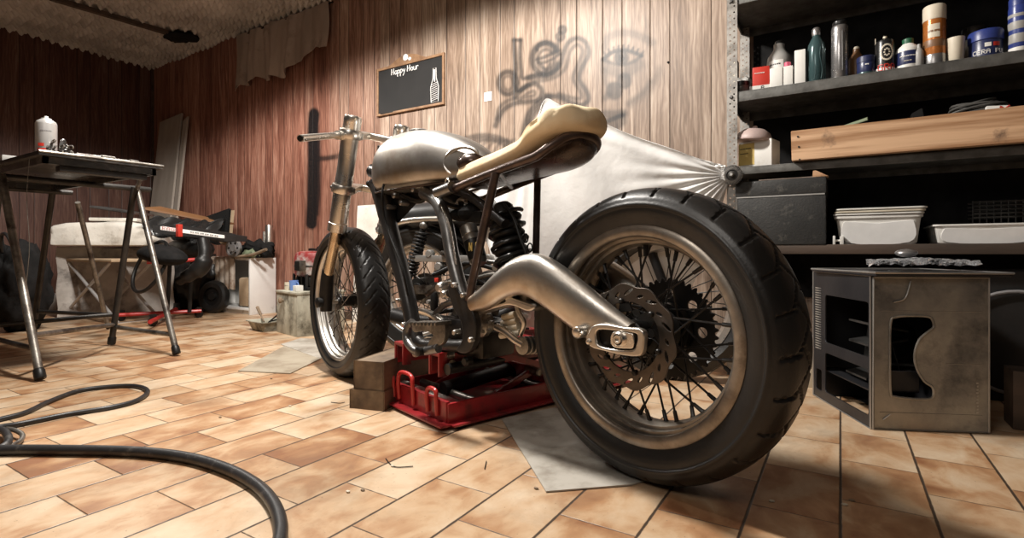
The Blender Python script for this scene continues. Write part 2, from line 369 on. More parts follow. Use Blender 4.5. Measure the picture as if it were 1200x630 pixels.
for nm, c, r_, mt in (('bluep', (.03, .05, .22), .35, 0), ('navy', (.02, .028, .09), .35, 0), ('redp', (.55, .035, .02), .45, 0), ('teal', (.05, .095, .10), .25, .3), ('green', (.025, .12, .06), .4, 0), ('orange', (.50, .17, .04), .3, .4), ('pinkish', (.50, .38, .35), .5, 0), ('yellow', (.62, .45, .13), .5, 0), ('brownb', (.22, .11, .05), .4, 0), ('silverb', (.42, .41, .41), .28, .8), ('lblue', (.16, .28, .62), .5, 0), ('pink', (.65, .10, .18), .5, 0), ('greyp', (.25, .24, .24), .5, 0), ('blackp', (.012, .012, .012), .3, 0), ('redbar', (.50, .035, .03), .35, 0), ('greyb', (.36, .35, .33), .45, 0), ('olive', (.20, .24, .15), .6, 0), ('gauze', (.50, .50, .50), .6, 0)):
    simple(nm, c, r_, mt)
def clear():
    t = NT('clear_plastic'); t.set(col=(.82, .83, .85), rough=.12, trans=.85, ior=1.3, spec=.6); return t.m
M['clear'] = clear()
# ================================================================ the room
XW, YW, ZC = -6.06, 2.7, 2.4
bm = new(); bb(bm, (-6.2, -2.2, -.08), (1.9, 2.85, 0.0)); struct('floor', bm, M['floor'], origin=(0, 0, 0))
# back wall: finely divided where paint was sprayed on it
def spans(segs):
    o = []
    for a, b, s in segs:
        n = max(1, round((b-a)/s)); o += [a+(b-a)*i/n for i in range(n)]
    return o+[segs[-1][1]]
xs = spans([(XW-.1, -3.72, .2), (-3.72, -3.28, .008), (-3.28, -2.35, .2), (-2.35, -.45, .0072), (-.45, 1.9, .2)])
zs = spans([(0, .55, .2), (.55, 1.0, .010), (1.0, 1.98, .0075), (1.98, 2.42, .2)])
STR = []
def zp(*a): return [(420+x/2.727, y/2.727) for x, y in a]
def stroke(pts, w, s, soft=1.0, closed=False):
    P = smooth([(x, y, 0) for x, y in pts], 7, closed) if len(pts) > 2 else [V((x, y, 0)) for x, y in pts]
    if closed: P.append(P[0])
    STR.append((np.array([(p.x, p.y) for p in P]), w, s, soft))
def ell(cx, cy, rx, ry, a0=0, a1=360, n=14, t=0):
    t = math.radians(t); o = []
    for i in range(n+1):
        a = math.radians(a0+(a1-a0)*i/n); x, y = rx*math.cos(a), ry*math.sin(a)
        o.append((cx+x*math.cos(t)-y*math.sin(t), cy+x*math.sin(t)+y*math.cos(t)))
    return zp(*o)
G = .66
# letters: a looped d, an e, a long snake of an l
stroke(ell(478, 265, 30, 36), 1.6, G+.12, 2.2); stroke(ell(478, 265, 17, 22), .9, G*.8, 1.5)
stroke(zp((497, 128), (500, 180), (503, 225), (498, 262), (510, 290), (545, 270)), 1.4, G+.15, 2)
stroke(zp((518, 128), (516, 175), (520, 225), (526, 250), (560, 240), (600, 232)), 1.3, G+.1, 2); stroke(zp((497, 128), (518, 128)), 1.2, G+.1, 1.5)
stroke(ell(598, 188, 42, 50, 20, 330), 2.2, G+.12, 2.6); stroke(ell(600, 190, 26, 32, 0, 330), 1.0, G, 1.6)
stroke(zp((570, 190), (600, 180), (640, 160)), 1.2, G+.1, 1.6); stroke(zp((575, 200), (605, 196), (645, 172)), 1.0, G+.05, 1.4)
stroke(zp((585, 205), (600, 222), (612, 204)), .9, G, 1.4); stroke(ell(600, 160, 30, 24, 180, 360), 1.4, G+.1, 1.6)
stroke(zp((545, 250), (600, 240), (640, 215), (655, 170), (672, 135), (700, 122), (728, 138), (735, 175), (712, 220), (706, 255), (728, 290), (735, 318), (715, 335), (680, 328), (640, 310), (600, 305)), 1.5, G+.1, 2.4)
stroke(zp((560, 262), (625, 248), (662, 215), (676, 165), (700, 143), (716, 165), (700, 210), (686, 250), (708, 290), (712, 312), (690, 314), (640, 300)), 1.1, G*.9, 2.0)
stroke(zp((500, 310), (530, 280), (565, 268), (586, 290), (575, 318), (540, 325), (500, 330), (465, 350), (445, 385), (438, 402)), 1.6, G+.08, 2.4)
stroke(zp((515, 318), (545, 296), (562, 292), (560, 305), (520, 312), (480, 320), (450, 345), (440, 380)), 1.1, G*.9, 1.8)
stroke(zp((610, 312), (580, 325), (555, 350), (540, 380), (528, 430)), 2.2, G+.1, 3.0); stroke(zp((590, 330), (560, 370), (545, 400)), 1.4, G, 2.0)
stroke(ell(652, 95, 8, 8), 1.8, .75, 1.5); stroke(ell(645, 117, 9, 9), 1.8, .7, 1.5); stroke(zp((640, 130), (636, 150)), 1.4, .6, 1.5)
# face: brow, lashes, eye, shaded lid, small flowers, lips, cheek
stroke(zp((785, 150), (800, 120), (840, 105), (890, 112), (940, 136)), 2.6, .42, 3.6)
stroke(zp((782, 190), (810, 168), (845, 160), (880, 168), (905, 178)), 1.5, .85, 1.6); stroke(zp((782, 190), (812, 202), (845, 208), (880, 196), (905, 178)), 1.0, .65, 1.6)
stroke(ell(840, 185, 17, 17), 1.6, .8, 1.6); stroke(ell(840, 185, 5, 5), 2.0, .95, 1.2)
for i in range(9):
    a = i/8; x = 790+112*a; y = 180-20*math.sin(PI*a); stroke(zp((x, y), (x-6+14*a, y-15)), .7, .75, 1.0)
stroke(zp((790, 205), (805, 222), (835, 232), (870, 225), (895, 205)), 4.5, .45, 4.5); stroke(zp((785, 225), (790, 260), (800, 275)), 2.0, .4, 3)
stroke(ell(850, 258, 9, 12), 4.0, .72, 2.2); stroke(ell(818, 290, 12, 14), 4.2, .72, 2.6); stroke(zp((800, 300), (790, 312)), 2, .5, 3)
stroke(zp((765, 382), (790, 366), (815, 366), (848, 362)), 3.4, .62, 3); stroke(zp((770, 392), (800, 385), (846, 366)), 1.6, .8, 1.6); stroke(zp((775, 405), (805, 408), (838, 385)), 5.5, .58, 3.6)
stroke(zp((962, 225), (945, 262), (915, 300), (870, 335)), 2.6, .30, 4.5); stroke(zp((935, 260), (905, 300), (862, 330)), 1.4, .3, 3)
stroke(zp((322, 458), (352, 440), (400, 432), (450, 440), (492, 462)), 1.6, .62, 2); stroke(zp((335, 466), (380, 446), (430, 446), (480, 470)), 1.3, .55, 2)
for i in range(5): stroke(zp((360+24*i, 486), (378+24*i, 458), (410+22*i, 446)), .9, .45, 1.6)
# solid black sprayed bar with a short side arm, left of the fork
stroke([(368, 134), (367, 150), (367, 200), (366, 240), (365, 262)], 5.2, 1.0, 2.2); stroke([(371, 160), (371, 215), (369, 250)], 3.2, .95, 3.0)
stroke([(371, 186), (385, 185), (400, 182)], 1.6, .85, 2.2); stroke([(368, 130), (369, 140)], 2.2, .8, 2.6)
bm = new(); vs = []
PX = []
for z in zs:
    row = []
    for x in xs:
        p = V((x, YW, z)); row.append(bm.verts.new(p)); d = p.dot(FW); PX.append((CX+F*p.dot(RT)/d, HY-F*(z-EYE)/d) if d > .2 else (9999, 9999))
    vs.append(row)
for j in range(len(zs)-1):
    for i in range(len(xs)-1): bm.faces.new((vs[j][i], vs[j][i+1], vs[j+1][i+1], vs[j+1][i]))
bm.verts.index_update()
PX = np.array(PX, dtype=np.float32); paint = np.zeros(len(PX), dtype=np.float32)
for pts, w, s, soft in STR:
    lo, hi = pts.min(0)-w-soft*3, pts.max(0)+w+soft*3
    m = np.where((PX[:, 0] > lo[0]) & (PX[:, 0] < hi[0]) & (PX[:, 1] > lo[1]) & (PX[:, 1] < hi[1]))[0]
    if not len(m): continue
    Q = PX[m]; best = np.full(len(m), 1e9, dtype=np.float32)
    for a, b in zip(pts[:-1], pts[1:]):
        ab = b-a; L2 = max((ab**2).sum(), 1e-6); t = np.clip(((Q-a)@ab)/L2, 0, 1); best = np.minimum(best, np.sqrt(((Q-(a+t[:, None]*ab))**2).sum(1)))
    val = s*np.clip(1-(best-w)/soft/1.6, 0, 1)**1.5
    paint[m] = 1-(1-paint[m])*(1-val) if s < .9 else np.maximum(paint[m], val)
nv = len(bm.verts)
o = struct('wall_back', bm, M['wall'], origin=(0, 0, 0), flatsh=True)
at = o.data.attributes.new('paint', 'FLOAT', 'POINT'); at.data.foreach_set('value', paint)
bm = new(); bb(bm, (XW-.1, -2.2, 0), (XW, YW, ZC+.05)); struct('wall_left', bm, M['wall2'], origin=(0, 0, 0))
bm = new(); bb(bm, (XW, YW-.012, 0), (-.40, YW-.001, .055)); struct('baseboard_back', bm, M['shelfw'])
bm = new(); bb(bm, (XW, YW-.018, 0), (XW+.018, YW, ZC)); struct('trim_1', bm, M['shelfw'])
# ceiling: soft egg crate foam sheets
bm = new()
def cz(x, y):
    x2 = x+.012*math.sin(y*17); y2 = y+.010*math.sin(x*13)
    k = 2*PI/.072
    w = (.5+.25*(math.cos(k*x2)+math.cos(k*y2)))**1.6 + .012*math.sin(x*5+y*3)
    sag = .012*math.sin(x*2.1+.6)*math.sin(y*1.7)
    return ZC+.035-.062*w+sag
nx, ny = 400, 250
x0, x1, y0, y1 = XW, -1.3, -.4, YW
grid(bm, nx, ny, lambda u, v: V((x0+(x1-x0)*u, y0+(y1-y0)*v, cz(x0+(x1-x0)*u, y0+(y1-y0)*v))))
bb(bm, (XW-.1, -2.2, ZC+.055), (1.9, YW+.1, ZC+.12))
struct('ceiling', bm, M['ceil'], origin=(0, 0, 0), ang=60)
# dark strip between the foam sheets, dark lump for the hole's darkness at its end
a, b = V((*fl(60, -2, 2.37).xy, 2.372)), V((*fl(208, 42, 2.37).xy, 2.372))
d = (b-a).normalized(); Mx = align((a+b)/2, d, UP); bm = new(); box(bm, (0, 0, 0), (.02, .045, (b-a).length), Mx, .006); struct('trim_2', bm, M['shelfw'])
c = fl(208, 44, 2.36); bm = new(); ball(bm, (c.x, c.y, 2.365), (.13, .10, .03), 16); ball(bm, (c.x+.07, c.y+.05, 2.37), (.08, .09, .035), 12)
for v in bm.verts: v.co += V((math.sin(v.co.x*90), math.cos(v.co.y*80), math.sin(v.co.x*120+v.co.y*70)))*.006
single('ceiling_hole', bm, M['dkcloth'], 'dark lump standing in for the dark hole in the dusty grey ceiling', 'rag')

# ================================================================ wall things
# curtain hung where wall meets ceiling
xa, xb = wl(278, 43, 2.66).x, wl(386, 3, 2.66).x
def cur(u, v):
    x = xa+(xb-xa)*u
    bot = 1.90+.10*u+.035*math.sin(u*9)+.018*math.sin(u*31)+(.07 if u > .5 else 0)*(u-.5)
    z = 2.385+(bot-2.385)*v
    y = 2.655-.028*(.4+.6*v)*(math.sin(u*34+.9*math.sin(u*9))+.5*math.sin(u*71+2))*(.35+.65*abs(math.sin(u*3.3+.4)))-.02*v*u
    return V((x+.015*math.sin(v*4+u*12), y, z))
bm = new(); thick_grid(bm, 150, 26, cur, .003)
t = thing('curtain', 'short ragged grey curtain hanging from the ceiling edge against wood panelling', 'curtain', ((xa+xb)/2, 2.66, 1.9))
ob('curtain_cloth', bm, M['curtain'], t, ang=80)
bm = new(); tube(bm, [(xa-.03, 2.668, 2.378), (xb+.03, 2.668, 2.378)], .006); ob('curtain_wire', bm, M['dkmetal'], t)
# chalkboard
pc = [wl(442, 137, 2.69), wl(521, 122, 2.69), wl(521, 63, 2.69), wl(442, 80, 2.69)]
xa, xb = pc[0].x, pc[1].x; za = (pc[0].z+pc[1].z)/2; zb = (pc[2].z+pc[3].z)/2; W = xb-xa; H = zb-za
t = thing('chalkboard', 'small black chalkboard with a wooden frame and chalk lettering hung on the wall', 'chalkboard', ((xa+xb)/2, 2.695, za))
def wm(y): return Matrix(((1, 0, 0, xa), (0, 0, -1, y), (0, 1, 0, za), (0, 0, 0, 1)))
out = [(0, 0), (W, 0), (W, H)]
for i in range(17):
    u = i/16; hump = .050*max(0, math.sin(PI*min(1, max(0, (u-.28)/.5))))**.8; out.append((W*(1-u)-.0, H+hump*(1 if .2 < u < .8 else 0)))
out.append((0, H)); ii = [(.016, .016), (W-.016, .016), (W-.016, H-.018), (.016, H-.018)]
bm = new(); plate(bm, [out, ii], .016, wm(2.689), .003); ob('frame', bm, M['frame'], t)
bm = new(); plate(bm, [[(.01, .01), (W-.01, .01), (W-.01, H-.01), (.01, H-.01)]], .005, wm(2.692)); ob('writing_surface', bm, M['chalk'], t)
bm = new(); ball(bm, (xa+W*.46, 2.678, zb+.028), (.024, .008, .024), 16); ball(bm, (xa+W*.52, 2.679, zb+.012), (.014, .006, .012), 12); ob('ornament', bm, M['chalkw'], t, label='white round ornament on top of the frame')
LET = {'H': [[(0, 0), (.05, 1)], [(.5, 0), (.55, 1)], [(0, .45), (.55, .55)]], 'a': [[(.5, .5), (.2, .6), (0, .3), (.15, 0), (.45, .2), (.5, .55), (.5, .1), (.62, 0)]],
       'p': [[(0, .6), (.03, -.5)], [(.02, .45), (.25, .62), (.48, .4), (.3, .08), (.03, .1)]], 'y': [[(0, .6), (.22, .1)], [(.5, .6), (.2, -.2), (0, -.5)]],
       'o': [[(.25, .6), (0, .35), (.2, 0), (.5, .25), (.25, .6)]], 'u': [[(0, .6), (.05, .1), (.3, 0), (.48, .25), (.5, .6), (.5, .1), (.6, 0)]], 'r': [[(0, 0), (.02, .6)], [(.02, .35), (.2, .58), (.42, .52)]]}
def write(bm, s, x, z, h, y, slope=0, r=.0028):
    for ch in s:
        if ch == ' ': x += h*.35; continue
        for st in LET[ch]:
            P = smooth([(x+a*h, y, z+b*h+slope*(x+a*h)) for a, b in st], 4) if len(st) > 2 else [V((x+a*h, y, z+b*h)) for a, b in st]
            tube(bm, P, r, 6)
        x += h*(.78 if ch == 'H' else .62)
    return x
bm = new(); write(bm, 'Happy Hour', xa+W*.23, zb-.066, .041, 2.6885); ob('chalk_writing', bm, M['chalkw'], t, label='white handwritten words Happy Hour')
bm = new(); bx, bz, s = xa+W*.865, za+.028, H*.66
P = [(-.030, 0), (-.034, .45), (-.014, .70), (-.012, 1), (.012, 1), (.014, .70), (.034, .45), (.030, 0)]
tube(bm, [(bx+a, 2.6885, bz+b*s) for a, b in P], .0022, 6, closed=True)
for q in range(9):
    zq = bz+s*(.04+.06*q); tube(bm, [(bx-.028, 2.6886, zq), (bx+.028, 2.6886, zq+.012)], .0019, 5)
tube(bm, [(bx, 2.6886, bz+s*.6), (bx, 2.6886, bz+s*.95)], .006, 6)
ob('chalk_drawing', bm, M['chalkw'], t, label='white chalk drawing of a bottle')
bm = new(); box(bm, (xa+W*.17, 2.683, za+.012), (W*.2, .008, .006), None, .002); ob('chalk_stick', bm, M['hub'], t)
# paper note stuck to the wall near the painted letters
p = wl(572, 113, 2.698); bm = new(); box(bm, (p.x, 2.697, p.z), (.055, .001, .055), None); single('paper_note', bm, M['chalkw'], 'small pale square of paper stuck on the boards left of the painted letters', 'note')
p = wl(783, 73, 2.698); bm = new(); ball(bm, (p.x, 2.697, p.z), (.006, .004, .006), 10); single('nail', bm, M['hub'], 'black nail head in the panelling right of the painted eye', 'nail')
# planks leaning in the corner
for k, (pxa, pxb, pt, lab) in enumerate(((173, 198, 141, 'wide pale painted plank leaning against the panelling in the far corner'), (200, 205, 142, 'narrow pale strip leaning right beside the wide plank'))):
    A = wl(pxa, 250, 2.55); B = wl(pxb, 250, 2.55); top = wl((pxa+pxb)/2, pt, 2.66).z
    bm = new(); hexa(bm, [(A.x, 2.48, 0), (B.x, 2.48, 0), (B.x, 2.50, 0), (A.x, 2.50, 0)], [(A.x, 2.66, top-.02), (B.x, 2.66, top+.015), (B.x, 2.68, top+.015), (A.x, 2.68, top-.02)], .003)
    single('plank' if k == 0 else 'wooden_strip', bm, M['plank'], lab, 'plank')
# ================================================================ the motorcycle (local x = forwards, y = its left, towards the camera)
HD = math.radians(166.5); BC = V((-.36, 1.17, 0))
bike = thing('motorcycle', 'stripped custom motorcycle with bare metal tank raised on a red lift', 'motorcycle', BC, HD)
BM = tr(BC) @ rot(HD); BF = BM.to_3x3() @ V((1, 0, 0)); BL = BM.to_3x3() @ V((0, 1, 0))
def B(px, py, y=0.0):                     # point of the plane y = const of the motorcycle
    r = ray(px, py); t = (y-BL.dot(EY-BC))/BL.dot(r); p = EY+r*t-BC
    return V((BF.dot(p), y, p.z))
def BP(*a): return [B(*q) for q in a]
def part(name, bm, m, parent=None, label=None, **k): return ob(name, bm, m, parent or bike, local=(parent is None), label=label, **k)

def tyre_bm(R, w, rr, Mw, na, grooves):
    prof = [(0, R), (.22*w, R*.9985), (.42*w, R*.994), (.58*w, R*.984), (.72*w, R*.969), (.84*w, R*.950), (.94*w, R*.925), (.99*w, R*.898), (1.03*w, R*.880), (1.025*w, R*.868), (.985*w, R*.858), (.975*w, R*.828), (.93*w, R*.79), (.86*w, rr+.004), (.80*w, rr-.004)]
    fine = []
    pts = [V((a, b, 0)) for a, b in prof]
    for q in smooth(pts, 3): fine.append((q.x, q.y))
    full = [(-a, b) for a, b in fine[::-1]]+fine[1:]
    # inner closing surface lies inside the rim
    full = full+[(.5*w, rr-.012), (-.5*w, rr-.012)]
    rings = []
    for i in range(na):
        th = 2*PI*i/na; ring = []
        for y, r in full:
            s = y/w; d = 0
            if r > R*.86: d = grooves(th, s)
            rj = r-d
            ring.append(Mw @ V((rj*math.cos(th), y, rj*math.sin(th))))
        rings.append(ring)
    bm = new(); loft(bm, rings, closed=True); return bm
def gr_rear(th, s):
    n = 26; st = 2*PI/n; best = 0
    for side, ph in ((1, 0), (-1, .5)):
        q = s*side
        if .30 < q < .93:                  # slash on the shoulder
            c = (th/st-ph-(q-.3)*.20) % 1; c = min(c, 1-c)*st*.32
            e = min(1, (q-.30)/.06, (.93-q)/.06); best = max(best, .0055*e*max(0, 1-(c/.0042)**4) if c < .0042 else 0)
        if -.28 < q < .50:                 # long curved cut across the crown
            c = (th/st-ph-.45-(q+.1)*.95) % 1; c = min(c, 1-c)*st*.32
            e = min(1, (q+.28)/.08, (.50-q)/.08); best = max(best, .004*e if c < .0032 else 0)
    return best
def gr_front(th, s):
    n = 40; st = 2*PI/n
    for side, ph in ((1, 0), (-1, .5)):
        q = s*side
        if .08 < q < .86:
            c = (th/st-ph-(q-.3)*1.5) % 1; c = min(c, 1-c)*st*.3
            if c < .0028: return .0035*min(1, (q-.08)/.08, (.86-q)/.08)
    return 0
def rim_bm(rr, yl, Mw, n=96, band=.026):
    P = [(-yl+.004, rr-.002), (-yl, rr), (-yl-.003, rr-.003), (-yl-.003, rr-band+.004), (-yl+.001, rr-band), (-yl+.005, rr-band-.001), (-yl+.007, rr-band+.006), (-yl*.74, rr-band+.004), (-yl*.72, rr-band-.006), (-yl*.62, rr-band-.008), (-yl*.60, rr-band-.003), (-yl*.42, rr-band-.005), (-yl*.40, rr-band-.013), (-yl*.25, rr-band-.018), (0, rr-band-.019)]
    P = P+[(-a, b) for a, b in P[:-1][::-1]]
    P += [(yl*.75, rr-.012), (.3*yl, rr-.03), (-.3*yl, rr-.03), (-yl*.75, rr-.012)]
    rings = [[Mw @ V((r*math.cos(2*PI*i/n), y, r*math.sin(2*PI*i/n))) for y, r in P] for i in range(n)]
    bm = new(); loft(bm, rings, closed=True); return bm
def wheel(parent, Mw, R, w, rr, yl, na, gr, rim_m, hubr, hubw, nsp, spr, band=.026, nip=True, local=True, rub=None, tyl=None, solo=False):
    lk = dict(local=local)
    ty = ob('tyre', tyre_bm(R, w, rr, Mw, na, gr), rub or M['rubber'], parent, ang=42, label=tyl, **lk)
    def sub(name, bm, m, **k):             # built in the parent's frame, hung under the tyre
        if local: bm.transform(WM[parent.name])
        return ob(name, bm, m, ty, **k)
    sub('rim', rim_bm(rr, yl, Mw, band=band), rim_m, ang=50)
    bm = new(); lathe(bm, [(hubr*.55, -hubw*1.12), (hubr*.6, -hubw), (hubr*1.05, -hubw*.98), (hubr*1.1, -hubw*.82), (hubr*.75, -hubw*.7), (hubr*.68, 0), (hubr*.75, hubw*.7), (hubr*1.1, hubw*.82), (hubr*1.05, hubw*.98), (hubr*.6, hubw), (hubr*.55, hubw*1.12)], Mw @ rot(-PI/2, 'X'), 40); sub('hub', bm, M['hub'])
    ri = rr-band-.018
    for k in range(nsp):
        side = 1 if k % 2 else -1; pair = (k//2) % 2
        th = 2*PI*(k+.5*0)/nsp; lean = (1 if pair else -1)*math.radians(62)
        a = V((hubr*1.02*math.cos(th+lean), side*hubw*.9, hubr*1.02*math.sin(th+lean))); b = V((ri*math.cos(th), side*.006, ri*math.sin(th)))
        bm = new(); d = (b-a).normalized()
        tube(bm, [Mw @ a, Mw @ b], spr, 6)
        if nip:
            tube(bm, [Mw @ (b-d*.024), Mw @ (b-d*.004), Mw @ (b+d*.003)], [spr*1.7, spr*1.9, spr*3], 8)
        sub('spoke', bm, M['dkmetal'] if rim_m is M['rimb'] else M['grmetal'])
    return ty, sub

# rear wheel
Mr = tr((0, 0, .3205)) @ rot(math.radians(-1.5))
rty, rsub = wheel(bike, Mr, .321, .0745, .239, .061, 624, gr_rear, M['rimb'], .046, .048, 36, .0025)
def wplate(outl, th, y, Mw): return plate(new(), outl, th, Mw @ Matrix(((1, 0, 0, 0), (0, 0, 1, y), (0, 1, 0, 0), (0, 0, 0, 1))), .0008)
n = 180; outer = [((.110+.0035*math.sin(10*2*PI*i/n))*math.cos(2*PI*i/n), (.110+.0035*math.sin(10*2*PI*i/n))*math.sin(2*PI*i/n)) for i in range(n)]
holes = [circ(.074, 60)]
for k in range(20):
    a = 2*PI*k/20; L_ = []
    for i in range(12):
        u = 2*PI*i/12; x = .013*math.cos(u)*(1.0 if k % 2 else .6); y = .0034*math.sin(u); t = a+1.0; cx, cy = (.091+.004*(k % 2))*math.cos(a), (.091+.004*(k % 2))*math.sin(a)
        L_.append((cx+x*math.cos(t)-y*math.sin(t), cy+x*math.sin(t)+y*math.cos(t)))
    holes.append(L_)
bm = wplate([outer]+holes, .005, .086, Mr); rsub('brake_disc', bm, M['disc'])
# carrier star between hub and disc
st = []
for i in range(120):
    a = 2*PI*i/120; st.append(((.062+.017*math.cos(6*a))*math.cos(a+.3), (.062+.017*math.cos(6*a))*math.sin(a+.3)))
hs = [circ(.010, 12, (.050*math.cos(2*PI*k/6+.3+PI/6), .050*math.sin(2*PI*k/6+.3+PI/6))) for k in range(6)]
bm = wplate([st]+hs+[circ(.02, 20)], .006, .080, Mr); lathe(bm, [(.034, .045), (.034, .084), (.028, .088)], Mr @ rot(-PI/2, 'X'), 30)
for k in range(6):
    a = 2*PI*k/6+.3; lathe(bm, [(.006, 0), (.006, .01), (.004, .012)], Mr @ tr((.076*math.cos(a), .083, .076*math.sin(a))) @ rot(-PI/2, 'X'), 8)
rsub('disc_carrier', bm, M['hub'])
# sprocket on the far side
n = 42; sp = []
for i in range(n*6):
    a = 2*PI*i/(n*6); ph = (i % 6); r = (.110, .111, .117, .119, .117, .111)[ph]; sp.append((r*math.cos(a), r*math.sin(a)))
bm = wplate([sp]+[circ(.012, 16, (.082*math.cos(2*PI*k/8), .082*math.sin(2*PI*k/8))) for k in range(8)]+[circ(.03, 24)], .006, -.078, Mr); rsub('sprocket', bm, M['hub'])
bm = new(); lathe(bm, [(.062, -.05), (.064, -.070), (.05, -.078)], Mr @ rot(-PI/2, 'X'), 36); rsub('sprocket_carrier', bm, M['hub'])
p0 = V((ri := (.239-.045), 0, 0)); th = math.radians(88)
bm = new(); a = Mr @ V((.195*math.cos(th), .012, .195*math.sin(th))); b = Mr @ V((.17*math.cos(th), .014, .17*math.sin(th))); tube(bm, [a, b], [.006, .0045], 10); rsub('valve', bm, M['hub'])

# swingarm
def swing(y, sgn):
    S = [((552, 346), (556, 366)), ((566, 334), (572, 362)), ((582, 317), (590, 351)), ((603, 301), (607, 346)), ((626, 297), (620, 350)), ((648, 308), (637, 361)), ((668, 323), (652, 373)), ((688, 339), (670, 387)), ((706, 354), (686, 398)), ((722, 367), (700, 404)), ((738, 379), (716, 407))]
    S = [(B(*a, .125), B(*b, .125)) for a, b in S]
    P = smooth([a for a, b in S], 4); Q = smooth([b for a, b in S], 4); rings = []
    for i, (a, b) in enumerate(zip(P, Q)):
        u = i/(len(P)-1); c = (a+b)/2; h = (a-b)/2; wd = .034 if u < .5 else .034-.016*(u-.5)/.5; ring = []
        for k in range(24):
            t = 2*PI*k/24; cs, sn = math.cos(t), math.sin(t)
            ring.append(V((0, y, 0))+V((c.x, 0, c.z))+h*(abs(sn)**.8*math.copysign(1, sn))+V((0, wd*abs(cs)**.75*math.copysign(1, cs), 0)))
        rings.append(ring)
    bm = new(); loft(bm, rings); return bm
sw = part('swingarm', swing(.110, 1), M['cast']); part('swingarm', swing(-.112, -1), M['cast'])
def ssub(name, bm, m, par=None, **k): bm.transform(BM); return ob(name, bm, m, par or sw, **k)
# rear end plate with the slotted axle opening
def bplate(pix, holes, y, th, bev=.003):
    f = lambda L_: [(B(a, b, y).x, B(a, b, y).z) for a, b in L_]
    return plate(new(), [f(pix)]+[f(h) for h in holes], th, Matrix(((1, 0, 0, 0), (0, 0, 1, y), (0, 1, 0, 0), (0, 0, 0, 1))), bev)
def rnd(P, k=4): return [(p.x, p.y) for p in smooth([(a, b, 0) for a, b in P], k, True)]
D = rnd([(697, 381), (712, 379), (735, 383), (750, 384), (757, 389), (757, 400), (755, 413), (748, 417), (728, 415), (708, 410), (697, 407), (690, 401), (690, 393)])
slot = rnd([(704, 386), (730, 388), (746, 390), (749, 394), (748, 402), (744, 409), (728, 409), (706, 405), (701, 396)], 4)
ssub('axle_plate', bplate(D, [slot], .144, .016, .0035), M['cast'])
ssub('axle_plate_back', bplate(D, [], .132, .006, .001), M['hub'])
blk = rnd([(721, 388), (737, 389), (744, 392), (744, 406), (737, 408), (721, 406), (717, 397)], 4); ssub('axle_block', bplate(blk, [circ(3, 12, (728, 397))], .146, .012, .002), M['chrome'])
c = B(727, 397, .15); bm = new(); Ma = tr(c) @ rot(-PI/2, 'X'); lathe(bm, [(.015, -.012), (.015, .006), (.012, .010), (.0115, .010), (.010, .004), (.0085, .012), (.006, .012), (.0055, .006)], Ma, 24); ssub('axle_nut', bm, M['chrome'])
bm = new(); tube(bm, [(0, .14, .3205), (0, -.14, .3205)], .010, 16); ssub('axle', bm, M['grmetal'])
for (px, py, r_) in ((678, 389, .0135), (692, 400, .007)):
    c = B(px, py, .146); bm = new(); lathe(bm, [(r_*1.0, -.02), (r_, .006), (r_*.85, .009), (r_*.82, .007), (r_*.62, .007), (r_*.60, .010), (r_*.3, .011)], tr(c) @ rot(-PI/2, 'X'), 20); ssub('pivot_boss', bm, M['chrome'])
# lower casting between pivot and arm
low = rnd([(553, 350), (575, 344), (594, 342), (612, 350), (634, 358), (626, 364), (606, 357), (586, 361), (560, 369), (552, 366)])
ssub('lower_casting', bplate(low, [rnd([(566, 351), (590, 348), (600, 352), (585, 357), (566, 360)])], .092, .05, .005), M['cast'])
bm = new(); tube(bm, [(.46, .10, .372), (.46, -.10, .372)], .032, 20); ssub('pivot_tube', bm, M['cast'])
bm = new(); bb(bm, (.30, -.09, .37), (.385, .09, .425), None, .012); ssub('cross_brace', bm, M['cast'])
# caliper bracket hanging over the disc on the far side
br = rnd([(652, 314), (664, 318), (690, 333), (708, 328), (712, 336), (706, 344), (684, 346), (664, 336), (652, 326)]); part('caliper_bracket', bplate(br, [circ(3.2, 10, (705, 335))], -.060, .02, .002), M['hub'])

# main frame
def T(name, pts, r, m=None, k=6, n=14, par=None, **kw):
    bm = new(); tube(bm, smooth(pts, k) if len(pts) > 2 else pts, r, n); return part(name, bm, m or M['dkmetal'], **kw)
fr = T('frame', BP((441, 214, .05), (450, 238, .06), (462, 286, .075), (476, 340, .085), (488, 402, .09)), [.030, .032, .028, .026, .025])
def fs(name, pts, r, m=None, k=6, n=14, **kw):
    bm = new(); tube(bm, smooth(pts, k) if len(pts) > 2 else pts, r, n); bm.transform(BM); return ob(name, bm, m or M['dkmetal'], fr, **kw)
0 and fs('far_downtube', [V((p.x, -p.y, p.z)) for p in BP((441, 214, .05), (450, 238, .06), (462, 286, .075), (476, 340, .085), (488, 402, .09))], [.030, .028, .026])
fs('backbone', BP((437, 200, 0), (470, 214, 0), (520, 226, 0), (556, 240, 0)), .028)
fs('head_tube', BP((452, 172, 0), (445, 216, 0)), .030)
for s in (1,):
    q = BP((497, 226, .07), (512, 236, .085), (523, 262, .10), (530, 300, .11), (541, 342, .115), (548, 362, .115)); fs('seat_tube', [V((p.x, p.y*s, p.z)) for p in q], .0205, M['grmetal'], label='bare grey welded tube')
    q = BP((520, 218, .05), (548, 228, .05), (575, 248, .05), (592, 262, .05)); fs('brace_tube', [V((p.x, p.y*s, p.z)) for p in q], .014)
    q = BP((487, 396, .09), (500, 404, .09), (545, 405, .09)); fs('lower_rail', [V((p.x, p.y*s, p.z)) for p in q], .018)
bm = new(); tube(bm, smooth(BP((499, 226, .086), (516, 240, .10), (527, 268, .117), (534, 310, .127)), 20), [.0035+.0012*(i % 3 == 0) for i in range(61)], 6); bm.transform(BM); ob('weld_bead', bm, M['chrome'], fr)
